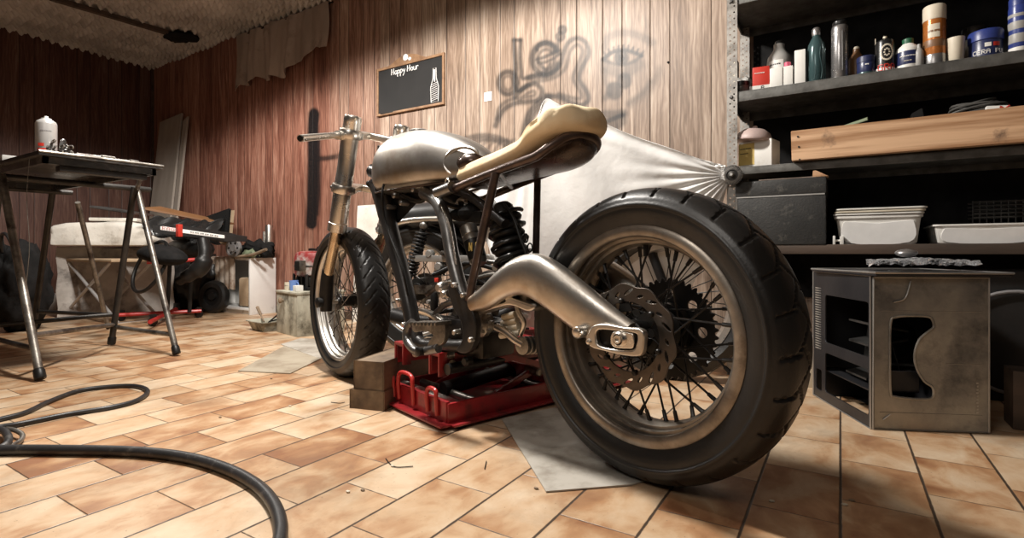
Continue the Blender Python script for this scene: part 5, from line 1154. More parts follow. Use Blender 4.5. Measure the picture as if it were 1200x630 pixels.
bm = new(); bb(bm, (.02, -.15, .455), (.36, -.135, .485), None, .004); kp('torque_arm', bm, M['bright'])
bm = new(); lathe(bm, [(.010, 0), (.018, .02), (.018, .08), (.012, .10)], tr((.16, -.15, .22)), 14); kp('master_cylinder', bm, M['hub'])
bm = new(); bb(bm, (.165, -.16, .365), (.185, -.14, .385), None, .004); kp('red_cap', bm, M['redp'], label='small red cap')
bm = new(); tube(bm, smooth([(.60, 0, .66), (.75, 0, .64), (.90, 0, .66), (.98, 0, .72)], 6), .03, 14); kp('frame', bm, M['hub'])
bm = new(); ball(bm, (.76, .08, .72), (.20, .09, .09), 20); kp('fuel_tank', bm, M['hub'])
for s in (-1, 1):
    bm = new(); tube(bm, [(.98, .05+s*.05, .78), (1.16, .05+s*.05, .30)], .018, 12); kp('fork_leg', bm, M['dkmetal'])
bm = new(); tube(bm, smooth([(.90, .02, .88), (.95, .05, .86), (.95, .15, .86), (.88, .34, .90)], 6), .012, 10); kp('handlebar', bm, M['hub'])
bm = new(); Mk2 = tr((1.16, 0, .30)); lathe(bm, [(.235, -.03), (.26, -.05), (.29, -.04), (.30, 0), (.29, .04), (.26, .05), (.235, .03)], Mk2 @ rot(PI/2, 'X'), 60, closed=True); t3 = kp('tyre', bm, M['rubber'])
bm = new(); lathe(bm, [(.215, -.03), (.236, -.035), (.236, .035), (.215, .03), (.205, 0)], Mk2 @ rot(PI/2, 'X'), 60, closed=True); kp('rim', bm, M['rims'], t3)
for k in range(24):
    a = 2*PI*k/24; bm = new(); tube(bm, [Mk2 @ V((.03*math.cos(a+.8), .03*(1 if k % 2 else -1), .03*math.sin(a+.8))), Mk2 @ V((.21*math.cos(a), 0, .21*math.sin(a)))], .002, 5); kp('spoke', bm, M['hub'], t3)

# white sheet: hung from the wheel brush on the shelf over the covered motorcycle, peak at the left
top_px = [(522, 250), (530, 238), (546, 222), (570, 202), (596, 181), (618, 158), (630, 134), (640, 116), (655, 122), (672, 131), (700, 141), (740, 158), (780, 172), (820, 186), (850, 194)]
TP = []
for i, (px, py) in enumerate(top_px):
    u = i/(len(top_px)-1); Y = 1.88+.39*max(0, (px-590)/262); TP.append(wl(px, py, Y+.10*max(0, (600-px)/70)))
TPs = smooth(TP, 8)
kc = wl(856, 205, YF-.035)
bot_px = [(526, 256), (540, 260), (556, 268), (572, 288), (588, 330), (604, 400), (620, 425), (640, 430), (670, 426), (695, 418), (725, 402), (765, 375), (800, 348), (828, 300), (853, 213)]
BT = [wl(px, py, 1.90+.37*max(0, (px-590)/262)+.10*max(0, (600-px)/70)) for px, py in bot_px]; BTs = smooth(BT, 8); NN = len(TPs)-1
def shf(u, v):
    f = u*NN; i = min(int(f), NN-1); w_ = f-i
    a = TPs[i].lerp(TPs[i+1], w_); b = BTs[i].lerp(BTs[i+1], w_); p = a.lerp(b, v)
    g = max(0, (u-.72)/.28)                # folds gather towards the knob
    left = max(0, 1-u/.45)
    y = 0
    y -= .05*math.sin(v*PI)*(1-g*.8)*min(1, max(0, u-.2)*3.5)       # belly over the machine below
    y += .016*left*math.sin(u*70+v*5+2.2*math.sin(v*3))*(.3+.7*v)+.010*math.sin(u*19-v*7)*(1-g)
    # radiating pleats
    dist = math.hypot(p.x-kc.x, p.z-kc.z); an = math.atan2(p.z-kc.z, p.x-kc.x)
    k2 = max(0, 1-dist/.50)**1.5; y += .010*k2*math.sin(an*30)*min(1, dist/.10)
    y += .010*max(0, 1-v/.12)*math.sin(v*60) + .006*math.sin(p.x*31+p.z*17)+.007*math.sin(p.z*26-p.x*9)*left
    return V((p.x, p.y+y, p.z))
bm = new(); thick_grid(bm, 280, 90, shf, .003)
single('white_sheet', bm, M['cloth'], 'large white dust sheet draped over the parked motorcycle and tied to the shelf', 'sheet', ang=80)

# ================================================================ folding work table on the left
ZT = .862
t = thing('work_table', 'black topped folding work table on splayed steel tube legs', 'table', (-3.05, .95, 0))
bm = new(); bb(bm, (-3.62, .73, ZT-.006), (-2.49, 1.15, ZT+.010), None, .003); tt = ob('tabletop', bm, M['tabtop'], t)
bm = new(); bb(bm, (-3.60, .75, ZT-.032), (-2.51, .765, ZT-.006)); bb(bm, (-3.60, 1.115, ZT-.032), (-2.51, 1.13, ZT-.006)); bb(bm, (-2.525, .75, ZT-.032), (-2.51, 1.13, ZT-.006)); bb(bm, (-3.60, .75, ZT-.032), (-3.585, 1.13, ZT-.006)); ob('apron', bm, M['tabtop'], tt)
bm = new(); tube(bm, [(-2.492, .73, ZT+.008), (-2.492, 1.15, ZT+.008)], .006, 8); ob('metal_edge', bm, M['legm'], tt, label='shiny worn metal edge')
def leg(a, b, r, m, foot=True):
    bm = new(); tube(bm, [a, b], r, 14); l = ob('leg', bm, m, t)
    if foot:
        d = (V(b)-V(a)).normalized(); bm = new(); e = V(b); lathe(bm, [(r*1.25, 0), (r*1.35, .004), (r*1.3, .035), (r*1.05, .042)], align(e-d*.0+V((0, 0, .0)), -d), 14); ob('rubber_foot', bm, M['hub'], l)
    return l
leg((-3.07, .775, ZT-.03), (-2.625, .775, .010), .0145, M['legm']); leg((-3.07, .775, ZT-.03), (-3.42, .775, .010), .0145, M['legd'])
leg((-3.09, 1.30, ZT-.03), (-2.71, 1.31, .010), .0135, M['legm']); leg((-3.07, 1.28, ZT-.03), (-3.305, 1.27, .010), .0145, M['legd'])
leg((-3.62, 1.12, ZT-.03), (-4.02, 1.15, .010), .0145, M['legd']); 
leg(dp(91, 237, 2.92), fl(127, 384, .01), .013, M['legm'], False)
bm = new(); tube(bm, [(-3.085, .72, ZT-.036), (-3.085, 1.36, ZT-.036)], .014, 12); ob('cross_bar', bm, M['legd'], t)
bm = new(); tube(bm, [(-3.64, .90, ZT-.036), (-3.60, 1.20, ZT-.036)], .014, 12); ob('cross_bar', bm, M['legd'], t)
def bar(a, b, r, m, nm='stretcher'): bm = new(); tube(bm, [a, b], r, 12); return ob(nm, bm, m, t)
bar((-2.712, .775, .17), (-3.27, 1.265, .115), .011, M['legm']); bar((-3.36, .775, .155), (-3.27, 1.275, .17), .011, M['legd']); bar((-3.36, .775, .12), (-2.70, .775, .12), .010, M['legd'])
bar((-3.28, 1.28, .10), (-2.76, 1.305, .10), .011, M['legm']); bar((-3.28, 1.27, .165), (-3.96, 1.15, .155), .011, M['legd'])
bm = new(); bb(bm, (-2.56, .80, ZT-.055), (-2.52, 1.10, ZT-.032), None, .004); ob('hinge_strip', bm, M['dkmetal'], t)
bar((-3.09, 1.30, ZT-.04), (-2.72, 1.16, ZT-.02), .010, M['legm'], 'folding_brace')
bm = new(); c = dp(65, 200, 2.2); tube(bm, smooth([V((-2.60, .735, ZT-.01)), V((-2.61, .73, .70)), V((-2.60, .735, .52)), V((-2.62, .73, .36))], 5), .0012, 6); ob('hanging_string', bm, M['legm'], t)
# on the table
z = ZT+.010
p = dp(47, 181, 2.12); c = V((-2.66, .85, z))
def tabpt(px, Y):  # x on the table for a pixel column at depth Y
    k = (px-CX)/F; return Y*(k*FW.y - RT.y*0 + 0)/(1) if False else wl(px, 200, Y).x
def tabr(px): k = (px-CX)/F; d = -2.53/(FW.x+RT.x*k); return d*(FW.y+RT.y*k)
x = -2.60; t = thing('aerosol_can', 'white aerosol can with red print standing on the work table', 'spray can', (x, .785, z)); r = .033; h = .150
bm = new(); lathe(bm, [(r*.95, 0), (r, .003), (r, h*.80), (r*.97, h*.805), (r*.97, h*.815), (r*.88, h*.86), (r*.62, h*.90), (r*.5, h*.905)], None, 32); ob('body', bm, M['spray'], t, local=True)
bm = new(); lathe(bm, [(r*.48, h*.9), (r*.48, h*.94), (r*.2, h*.95), (r*.18, h*1.0)], None, 16); ob('nozzle', bm, M['white'], t, local=True)
mark(t, r, h, .06, 50, .09, M['redp'], -40); mark(t, r, h, .20, 34, .08, M['redp'], -45); dots(t, '---', r, h*.55, h*.09, M['greyp'], -17)
x = -2.53; yc = tabr(70); t = thing('chain_coil', 'small coil of steel chain and a gear on the work table', 'chain', (x, yc, z)); rq = random.Random(9)
for k in range(14):
    bm = new(); a = k*.9; rr_ = .018+.010*(k % 3)/2; c = V((x+rr_*.9*math.cos(a), yc+rr_*1.3*math.sin(a), z+.006+.0036*k*.8)); tube(bm, [c+V((.011*math.cos(i*PI/5), .004*math.sin(i*PI/5+k), .007*math.sin(i*PI/5))) for i in range(10)], .0028, 6, closed=True); ob('link', bm, M['legm'], t)
bm = new(); n = 20; plate(bm, [[((.030 if i % 2 else .024)*math.cos(PI*i/n), (.030 if i % 2 else .024)*math.sin(PI*i/n)) for i in range(2*n)], circ(.009, 16)], .008, tr((x+.0, yc+.01, z+.030)) @ rot(PI/2, 'X'), .001); ob('gear', bm, M['grmetal'], t)
x = tabpt(12, .78); bm = new(); bb(bm, (x-.06, .74, z), (x+.055, .82, z+.028), None, .004); single('grey_case', bm, M['greyb'], 'flat grey case lying at the left end of the work table', 'case')
for k, (px, Y, ln, nm, lab) in enumerate(((112, 1.02, .13, 'screwdriver', 'thin metal tool lying near the middle of the work table edge'), (150, 1.08, .09, 'spanner', 'short worn spanner near the far corner of the work table'), (92, .80, .06, 'file', 'short metal file beside the chain coil on the work table'))):
    x = -2.52-.02*k; Y = tabr(px); bm = new(); tube(bm, [(x, Y-ln/2, z+.009), (x, Y+ln*.1, z+.009), (x, Y+ln*.12, z+.009), (x-.01, Y+ln/2, z+.009)], [.004, .004, .008, .009], 10); single(nm, bm, M['legm'], lab, 'tool')

# ================================================================ clutter by the far corner
def wbox(name, lab, cat, x0, x1, py0, py1, Y, dy, m, bev=.01, z0=None, wob=0, grp=None):
    a, b = wl(x0, py1, Y), wl(x1, py1, Y); zz = wl((x0+x1)/2, py0, Y).z; zb = a.z if z0 is None else z0
    bm = new(); bb(bm, (a.x, Y, zb), (b.x, Y+dy, zz), None, bev)
    if wob:
        bmesh.ops.subdivide_edges(bm, edges=bm.edges[:], cuts=5, use_grid_fill=True)
        for v in bm.verts: v.co += V((math.sin(v.co.z*23+v.co.y*11), math.sin(v.co.x*19+v.co.z*13), math.sin(v.co.x*13+v.co.y*17)*(1 if v.co.z > zb+.03 else 0)))*wob
    return single(name, bm, m, lab, cat, grp, ang=50), a.x, b.x, zz
def rbox(name, lab, cat, p0, p1, dy, z0, z1, m, bev, wob, slope=0):
    ux_ = (p1-p0); ux_.z = 0; L_ = ux_.length; ux_.normalize(); Mx = Matrix((ux_, V((-ux_.y, ux_.x, 0)), UP)).transposed().to_4x4(); Mx.translation = V((p0.x, p0.y, 0))
    bm = new(); bb(bm, (0, 0, z0), (L_, dy, z1), None, bev)
    bmesh.ops.subdivide_edges(bm, edges=[e for e in bm.edges if e.calc_length() > .05], cuts=7, use_grid_fill=True)
    for v in bm.verts:
        v.co += V((math.sin(v.co.z*23+v.co.y*11), math.sin(v.co.x*19+v.co.z*13), math.sin(v.co.x*13+v.co.y*17)*(1 if v.co.z > z0+.03 else 0)))*wob
        if v.co.z > (z0+z1)/2: v.co.z += slope*math.sin(PI*min(1, max(0, v.co.x/L_)))
    bm.transform(Mx); return single(name, bm, m, lab, cat, ang=50), Mx, L_
ob_, MX, LX = rbox('grey_carton', 'large stained grey carton standing behind the folding stool', 'carton', fl(66, 373), fl(204, 366), .36, 0, .535, M['carton'], .01, .006)
ob_, MX, LX = rbox('wrapped_block', 'big white wrapped foam block lying on the grey carton', 'foam block', fl(55, 376), fl(186, 372), .42, .545, .68, M['wrap'], .03, .010, .05)
zt2 = .71
bm = new(); bb(bm, (LX*.3, .10, zt2+.025), (LX*.75, .32, zt2+.05), MX, .008); single('white_cloth', bm, M['wrap'], 'folded white cloth on top of the wrapped foam block', 'cloth')
wbox('small_white_box', 'small white box on the floor at the left end of the grey carton', 'box', 36, 56, 345, 373, 1.75, .14, M['white'], .006, 0)
# black bag
bgp = fl(2, 390); t = thing('black_bag', 'bulky black cloth bag on the floor behind the work table', 'bag', bgp)
bm = new(); bmesh.ops.create_icosphere(bm, subdivisions=4, radius=1)
for v in bm.verts:
    n_ = v.co.copy(); k = 1+.07*math.sin(n_.x*7+n_.z*5)+.05*math.sin(n_.y*11+n_.z*9)+.04*math.sin(n_.x*19); k += .06*math.sin(n_.z*23+n_.x*17)+.04*math.sin(n_.y*31+n_.z*13); v.co = V((bgp.x-.03+n_.x*.15*k, bgp.y+.1+n_.y*.14*k, max(0, .27+n_.z*.29*k)))
ob('sack', bm, M['dkcloth'], t, ang=80)
bm = new(); tube(bm, smooth([bgp+V((-.05, .02, .50)), bgp+V((0, .0, .60)), bgp+V((.10, .0, .60)), bgp+V((.16, .02, .50))], 6), .010, 8); ob('handle', bm, M['plblack'], t)
bm = new(); tube(bm, smooth([bgp+V((.05, -.10, .46)), bgp+V((.10, -.14, .40)), bgp+V((.17, -.1, .34))], 6), .006, 8); ob('zip', bm, M['greyp'], t)
# folding stool with crossed chrome legs
s0, s1 = wl(72, 306, 1.62), wl(130, 306, 1.62); t = thing('folding_stool', 'small folding stool with crossed chrome legs in front of the grey carton', 'stool', ((s0.x+s1.x)/2, 1.75, 0))
zs_ = wl(100, 303, 1.62).z
bm = new(); bb(bm, (s0.x, 1.62, zs_-.022), (s1.x, 1.92, zs_), None, .01); ob('seat', bm, M['card'], t)
for y in (1.64, 1.90):
    for (xa_, xb_) in ((s0.x+.06, s1.x+.05), (s1.x-.06, s0.x-.05)):
        bm = new(); tube(bm, [(xa_, y, zs_-.022), (xb_, y+.008, .008)], .011, 10); ob('leg', bm, M['spray'], t)
for xb_ in (s1.x+.05, s0.x-.05):
    bm = new(); tube(bm, [(xb_, 1.64, .012), (xb_, 1.90, .012)], .010, 10); ob('foot_bar', bm, M['chrome'], t)
# flat dark board and black plastics pile
a = dp(104, 242, 3.0); b = dp(158, 250, 3.1); bm = new(); hexa(bm, [a+V((0, 0, -.006)), b+V((0, 0, -.006)), b+V((-.12, .16, -.006)), a+V((-.02, .10, -.006))], [a+V((0, 0, .008)), b+V((0, 0, .008)), b+V((-.12, .16, .008)), a+V((-.02, .10, .008))], .003)
for v in bm.verts: pass
single('dark_board', bm, M['grmetal'], 'thin dark board jutting out over the wrapped foam block', 'board')
t = thing('fairing_panels', 'glossy black motorcycle fairing with red white stripe on a heap of parts', 'fairing', (-4.55, 2.2, 0))
def shell(P0, P1, w, sag, m, name, par, th=.012, label=None):
    def f(u, v):
        p = V(P0).lerp(V(P1), u); return p+V((0, (v-.5)*w, -sag*(2*v-1)**2-.4*sag*(2*u-1)**2+.02*math.sin(u*6)))
    bm = new(); thick_grid(bm, 20, 12, f, th); return ob(name, bm, m, par, ang=60, label=label)
a, b = dp(166, 244, 3.80), dp(262, 262, 4.10); bm = new(); hexa(bm, [a+V((0, 0, -.008)), b+V((0, 0, -.008)), b+V((-.05, .12, .0)), a+V((0, .12, .012))], [a+V((0, 0, .008)), b+V((0, 0, .004)), b+V((-.05, .12, .012)), a+V((0, .12, .026))], .003); ob('top_sheet', bm, M['brownb'], t, label='thin brown sheet on top')
def wedge(u, v):
    a, b = dp(180, 254, 3.78), dp(268, 262, 4.12); p = a.lerp(b, u); q = dp(176, 276, 3.72).lerp(dp(258, 286, 4.02), u); r_ = p.lerp(q, v)
    return r_+V((0, -.05*math.sin(v*PI)+.012*math.sin(u*23+v*9), .008*math.sin(u*31)+(.05*max(0, u-.75)*4*(1-v))))
bm = new(); thick_grid(bm, 40, 14, wedge, .02); ob('upper_shell', bm, M['blackp'], t, ang=60)
bm = new(); hexa(bm, [dp(238, 262, 4.1), dp(268, 282, 4.1), dp(268, 282, 4.2), dp(238, 262, 4.2)], [dp(240, 254, 4.1), dp(271, 243, 4.1), dp(271, 243, 4.2), dp(240, 254, 4.2)], .012); ob('raised_tail', bm, M['blackp'], t)
a, b = dp(176, 266, 3.6), dp(262, 277, 3.95)
bm = new(); hexa(bm, [a+V((0, 0, -.05)), b+V((0, 0, -.05)), b+V((0, .2, -.05)), a+V((0, .2, -.05))], [a+V((0, 0, .03)), b+V((0, 0, .02)), b+V((0, .2, .02)), a+V((0, .2, .03))], .015); ob('side_shell', bm, M['plblack'], t)
bm = new(); a2, b2 = dp(188, 267, 3.57), dp(260, 277, 3.90); hexa(bm, [a2+V((0, 0, -.012)), b2+V((0, 0, -.012)), b2+V((0, .02, -.012)), a2+V((0, .02, -.012))], [a2+V((0, 0, .012)), b2+V((0, 0, .010)), b2+V((0, .02, .010)), a2+V((0, .02, .012))]); st_ = ob('stripe', bm, M['chalkw'], t, label='white stripe with dark and red print')
def small_text(s, P0, P1, hgt, m, par, dy=-.004):
    bm = new(); n = len(s); d = (P1-P0)/n
    for k, ch in enumerate(s):
        for q, bt in enumerate(FONT[ch]):
            if bt == '1': c = P0+d*(k+(q % 5)/6.5)+V((0, dy, hgt*(.5-(q//5)/7))); box(bm, c, (d.length/6.2, .002, hgt/6.6))
    ob('lettering', bm, m, par, flatsh=True)
small_text('RAGE', dp(191, 267.3, 3.56), dp(212, 270, 3.66), .020, M['redp'], t); small_text('------', dp(224, 272, 3.72), dp(258, 277, 3.88), .018, M['hub'], t)
bm = new(); box(bm, dp(210, 270, 3.62), (.035, .03, .085), None, .004); ob('red_bracket', bm, M['redp'], t)
bm = new(); c = dp(222, 292, 4.0); ball(bm, c, (.30, .10, .09), 20); ob('lower_shell', bm, M['hub'], t)
# cardboard flap
a = wl(262, 285, 2.45); bm = new(); hexa(bm, [wl(258, 285, 2.46), wl(271, 290, 2.46), wl(271, 290, 2.47), wl(258, 285, 2.47)], [wl(264, 247, 2.56), wl(275, 246, 2.56), wl(275, 246, 2.57), wl(264, 247, 2.57)], .001); single('cardboard_flap', bm, M['card'], 'strip of torn cardboard standing at the right end of the black fairing', 'cardboard')
# office chair remains: seat, steering-wheel like hoop, star base in red
t = thing('garage_creeper', 'low wheeled stand with red steel bars and black castors in front of the fairings', 'creeper', (-4.25, 1.9, 0))
for (p0, p1) in ((fl(138, 369, .055), fl(236, 364, .055)), (fl(176, 377, .05), fl(206, 362, .05)), (dp(172, 307, 3.55), dp(232, 304, 3.75))):
    bm = new(); tube(bm, [p0, p1], .014, 10); ob('red_bar', bm, M['redbar'], t)
for px, py in ((179, 382), (233, 372), (207, 366), (142, 376)):
    c = fl(px, py, .0)+V((0, 0, .030)); bm = new(); lathe(bm, [(.012, -.014), (.028, -.012), (.030, 0), (.028, .012), (.012, .014)], align(c, (1, .3, 0)), 20); bb(bm, c+V((-.012, -.02, .02)), c+V((.012, .02, .050)), None, .004); ob('castor', bm, M['hub'], t)
for px in (196, 222):
    c = fl(px, 366, .05); bm = new(); tube(bm, [c, c+V((0, .02, .40))], .014, 10); ob('post', bm, M['hub'], t)
c = dp(176, 312, 3.6); bm = new(); tube(bm, [c+V((.19*math.cos(i*PI/18), .07*math.sin(i*PI/18), .17*math.sin(i*PI/18))) for i in range(36)], .012, 10, closed=True); single('black_hoop', bm, M['hub'], 'large thin black rubber hoop leaning in front of the grey carton', 'hoop')
c = dp(190, 300, 3.6); bm = new(); ball(bm, c, (.24, .12, .065), 24)
for v in bm.verts: v.co.z += .02*math.sin(v.co.x*9)
single('padded_cushion', bm, M['dkcloth'], 'long black padded cushion resting on the low wheeled stand', 'cushion')
bm = new(); bmesh.ops.create_icosphere(bm, subdivisions=4, radius=1); c = V((-4.78, 2.42, 0))
for v in bm.verts:
    n_ = v.co.copy(); k = 1+.12*math.sin(n_.x*7+n_.z*6)+.09*math.sin(n_.x*13+n_.y*11)+.05*math.sin(n_.z*21); v.co = V((c.x+n_.x*.30*k, c.y+n_.y*.17*k, max(0, .27+n_.z*.28*k)))
single('black_tarpaulin', bm, M['plblack'], 'crumpled black tarpaulin heap behind the wheeled stand next to the cabinet', 'tarpaulin', ang=80)
# old grey boot / footrest shape
P = [dp(209, 330, 3.75), dp(222, 322, 3.75), dp(236, 312, 3.76), dp(240, 296, 3.78), dp(238, 280, 3.80)]; bm = new(); tube(bm, smooth(P, 6), [.028, .040, .050, .036, .034], 16, flat=1.2); t = single('rubber_boot', bm, M['hub'], 'black rubber boot shape among the black parts left of the white cabinet', 'boot', ang=70)
c = fl(236, 368)+V((0, .10, .135)); t = thing('spare_wheel', 'small black wheel standing on the floor left of the white cabinet', 'wheel', V((c.x, c.y, 0))); Mw_ = align(c, (.35, -1, .12)); bm = new(); lathe(bm, [(.075, -.03), (.11, -.035), (.128, -.025), (.134, 0), (.128, .025), (.11, .035), (.075, .03)], Mw_, 36, closed=True); ob('tyre', bm, M['rubber'], t)
bm = new(); lathe(bm, [(.02, -.03), (.03, -.028), (.035, -.01), (.078, -.012), (.078, .012), (.035, .01), (.03, .028), (.02, .03)], Mw_, 30); ob('rim', bm, M['hub'], t)
# flywheel
zc_ = .462
t = thing('flywheel', 'round dark metal flywheel standing on the left corner of the white cabinet', 'flywheel', V((wl(274, 302, 2.43).x, 2.43, zc_))); c = V((wl(274, 293, 2.43).x, 2.43, zc_+.070)); bm = new(); lathe(bm, [(.055, -.012), (.072, -.010), (.074, .010), (.060, .012), (.056, .006), (.03, .006), (.028, .014), (.010, .014)], tr(c) @ rot(PI/2, 'X') @ rot(.25, 'Y'), 36); ob('disc', bm, M['greyp'], t)
for k in range(6):
    bm = new(); a = 2*PI*k/6; lathe(bm, [(.008, .004), (.008, .010), (.004, .012)], tr(c) @ rot(PI/2, 'X') @ rot(.25, 'Y') @ tr((.044*math.cos(a), .044*math.sin(a), 0)), 10); ob('bolt', bm, M['hub'], t)
# open white cabinet on the floor against the wall
x0, x1, y0, y1, zh = -4.56, -3.965, 2.46, 2.685, .452
t = thing('white_cabinet', 'small open white laminate cabinet lying against the wall', 'cabinet', ((x0+x1)/2, (y0+y1)/2, 0))
for nm, lo, hi in (('side_panel', (x0, y0, 0), (x0+.018, y1, zh)), ('side_panel', (x1-.018, y0, 0), (x1, y1, zh)), ('top_panel', (x0+.018, y0, zh-.018), (x1-.018, y1, zh)), ('bottom_panel', (x0+.018, y0, .035), (x1-.018, y1, .053)), ('back_panel', (x0+.018, y1-.006, .053), (x1-.018, y1, zh-.018)), ('plinth', (x0+.018, y0+.02, 0), (x1-.018, y0+.035, .035))):
    bm = new(); bb(bm, lo, hi, None, .001); ob(nm, bm, M['cabinet'], t)
bm = new(); bb(bm, (x0+.40, y0+.02, .06), (x0+.52, y1-.01, zh-.16), None, .02); single('brown_sack', bm, M['card'], 'brown paper roll standing inside the open white cabinet', 'roll')
bm = new()
def ragf(u, v):
    x = x0+.03+.38*u; s = v*.36
    if s < .10: p = V((x, y0+.10-s, zh+.006))
    else: p = V((x, y0-.004-.012*abs(math.sin(u*17)), zh+.004-(s-.10)))
    return p+V((0, 0, .004*math.sin(u*25)))
thick_grid(bm, 40, 24, ragf, .003); single('stained_cloth', bm, mat('stained_cloth', (.62, .55, .47), (.42, .34, .27), .9, 0, 9, bump=.3, dirt=(.25, .15, .09), dsc=14, dlo=.5, dhi=.65), 'stained beige cloth hanging over the front of the white cabinet', 'cloth', ang=80)
# dark rags and parts on the cabinet
bm = new(); bmesh.ops.create_icosphere(bm, subdivisions=4, radius=1)
for v in bm.verts:
    n_ = v.co.copy(); k = 1+.16*math.sin(n_.x*9+n_.y*6)+.10*math.sin(n_.y*15+n_.z*12); v.co = V((-4.05+n_.x*.20*k, 2.57+n_.y*.10*k, zh+.055+max(-.053, n_.z*.085*k)))
single('dark_rags', bm, M['dkcloth'], 'heap of dark rags on the right end of the white cabinet', 'rags', ang=80)
bm = new(); bmesh.ops.create_icosphere(bm, subdivisions=3, radius=1)
for v in bm.verts:
    n_ = v.co.copy(); k = 1+.16*math.sin(n_.x*7+n_.y*6); v.co = V((-4.02+n_.x*.10*k, 2.50+n_.y*.05, zh+.030+max(-.028, n_.z*.045*k)))
single('olive_cloth', bm, M['olive'], 'small olive grey cloth in front of the dark rags on the cabinet', 'cloth', ang=80)
t = thing('steel_tube', 'short shiny steel tube standing upright among the dark rags', 'tube', (-4.0, 2.645, zh)); ht_ = wl(328, 263, 2.645).z-zh
bm = new(); lathe(bm, [(.030, 0), (.030, ht_*.9), (.024, ht_), (.020, ht_), (.02, ht_*.8)], None, 24); ob('body', bm, M['chrome'], t, local=True); bm = new(); bb(bm, (-.034, -.032, 0), (-.024, -.020, ht_*.8), None, .002); ob('seam', bm, M['bright'], t, local=True)
bm = new(); tube(bm, smooth([wl(276, 301, 2.44), wl(296, 298, 2.45), wl(312, 292, 2.46)], 5), .012, 10); single('wooden_stick', bm, M['timber'], 'pale wooden stick lying on the white cabinet behind the cloth', 'stick')
# metal tray with tools
A = fl(300, 388); t = thing('metal_tray', 'small worn metal baking tray with tools on the tiles before the cabinet', 'tray', (A.x, A.y+.08, 0), math.radians(-8))
bm = new(); loft(bm, [[V((x, y, z)) for x, y in rrect(-a_, -b_, a_, b_, .02, 4)] for a_, b_, z in ((.085, .065, 0), (.105, .085, .055), (.115, .095, .058), (.115, .095, .062), (.100, .080, .060), (.080, .060, .006))]); ob('pan', bm, M['crate'], t, local=True, ang=40)
for k, (dx, dy, L_, an, lab) in enumerate(((-.05, .0, .17, 2.5, 'wooden handled tool resting across the worn metal tray'), (.05, .01, .15, .4, 'black pliers resting in the worn metal tray'), (.0, .03, .16, 1.0, 'thin dark screwdriver sticking out of the worn metal tray'))):
    c = V((A.x+dx, A.y+.08+dy, .062)); d = V((math.cos(an), .3, abs(math.sin(an))*.6)).normalized(); bm = new(); tube(bm, [c-d*.03, c+d*L_*.4, c+d*L_*.45, c+d*L_], [.005, .005, .010, .011], 10); single('tool', bm, (M['timber'], M['hub'], M['hub'])[k], lab, 'tool')
# whitewashed crate
A, Bq = fl(348, 395), fl(322, 388); ux = (Bq-A).normalized(); uy = V((ux.y, -ux.x, 0)); uy = uy if uy.y > 0 else -uy; wL = .30; wR = .30; hh = .262
Mc = Matrix((-ux, uy, UP)).transposed().to_4x4(); Mc.translation = A+ux*wL
t = thing('wooden_crate', 'small whitewashed wooden stool box with a round knob', 'crate', A+ux*wL/2+uy*wR/2)
bm = new(); bb(bm, (0, 0, 0), (wL, wR, hh-.012), Mc, .003); ob('body', bm, M['crate'], t)
bm = new(); bb(bm, (-.006, -.006, hh-.014), (wL+.006, wR+.006, hh), Mc, .003); ob('lid', bm, M['crate'], t)
bm = new(); lathe(bm, [(.006, 0), (.008, .008), (.017, .014), (.018, .022), (.010, .028)], Mc @ tr((wL*.34, 0, hh*.78)) @ rot(PI/2, 'X'), 20); ob('knob', bm, M['timber'], t)
# on the crate: can, blue cup, small box, engine on a stand
c = Mc @ V((.05, .06, hh)); t2 = thing('tin_can', 'low rusty tin at the left corner of the whitewashed crate', 'tin', c); bm = new(); lathe(bm, [(.030, 0), (.030, .048), (.027, .048), (.027, .006)], None, 24); ob('body', bm, M['cream'], t2, local=True); bm = new(); tube(bm, circ3 := [(.0305*math.cos(i*PI/12), .0305*math.sin(i*PI/12), .030) for i in range(24)], .0016, 6, closed=True); ob('rim', bm, M['bright'], t2, local=True)
c = Mc @ V((.125, .055, hh)); t2 = thing('blue_cup', 'small light blue plastic cup on the whitewashed crate', 'cup', c); bm = new(); lathe(bm, [(.022, 0), (.028, .062), (.026, .062), (.020, .004)], None, 24); ob('body', bm, M['lblue'], t2, local=True)
bm = new(); tube(bm, smooth([(.026, 0, .05), (.042, 0, .046), (.042, 0, .018), (.024, 0, .014)], 4), .0035, 8); ob('handle', bm, M['lblue'], t2, local=True)
bm = new(); bb(bm, (.170, .03, hh), (.215, .075, hh+.035), Mc, .002); single('small_carton', bm, M['white'], 'tiny white carton right of the light blue cup', 'box')
EC = Mc @ V((.085, .19, hh)); t2 = thing('small_petrol_engine', 'small dirty red petrol engine on a black base upon the crate', 'engine', EC, math.atan2(-ux.y, -ux.x))
EM = tr(EC) @ rot(math.atan2(-ux.y, -ux.x))
def eo(name, bm, m, **k): return ob(name, bm, m, t2, local=True, **k)
bm = new(); bb(bm, (-.12, -.09, .0), (.12, .09, .020), None, .004); bb(bm, (-.10, -.07, .02), (.10, .07, .085), None, .02); eo('black_base', bm, M['hub'])
for x in (-.09, -.03, .03, .09):
    bm = new(); bb(bm, (x-.006, -.085, .015), (x+.006, -.07, .10), None, .002); eo('base_rib', bm, M['plblack'])
bm = new(); lathe(bm, [(.10, .085), (.118, .095), (.122, .15), (.122, .205), (.112, .232), (.08, .242), (.04, .245)], Matrix.Diagonal((1.0, .85, 1, 1)), 32); sh2 = eo('red_cowl', bm, M['redworn'], ang=50)
bm = new(); tube(bm, [(.124*math.cos(i*PI/16), .106*math.sin(i*PI/16), .150) for i in range(32)], .004, 6, closed=True); eo('cowl_band', bm, M['hub'])
bm = new(); bb(bm, (.03, -.125, .12), (.10, -.085, .185), None, .004); gr = eo('exhaust_guard', bm, M['alu2'])
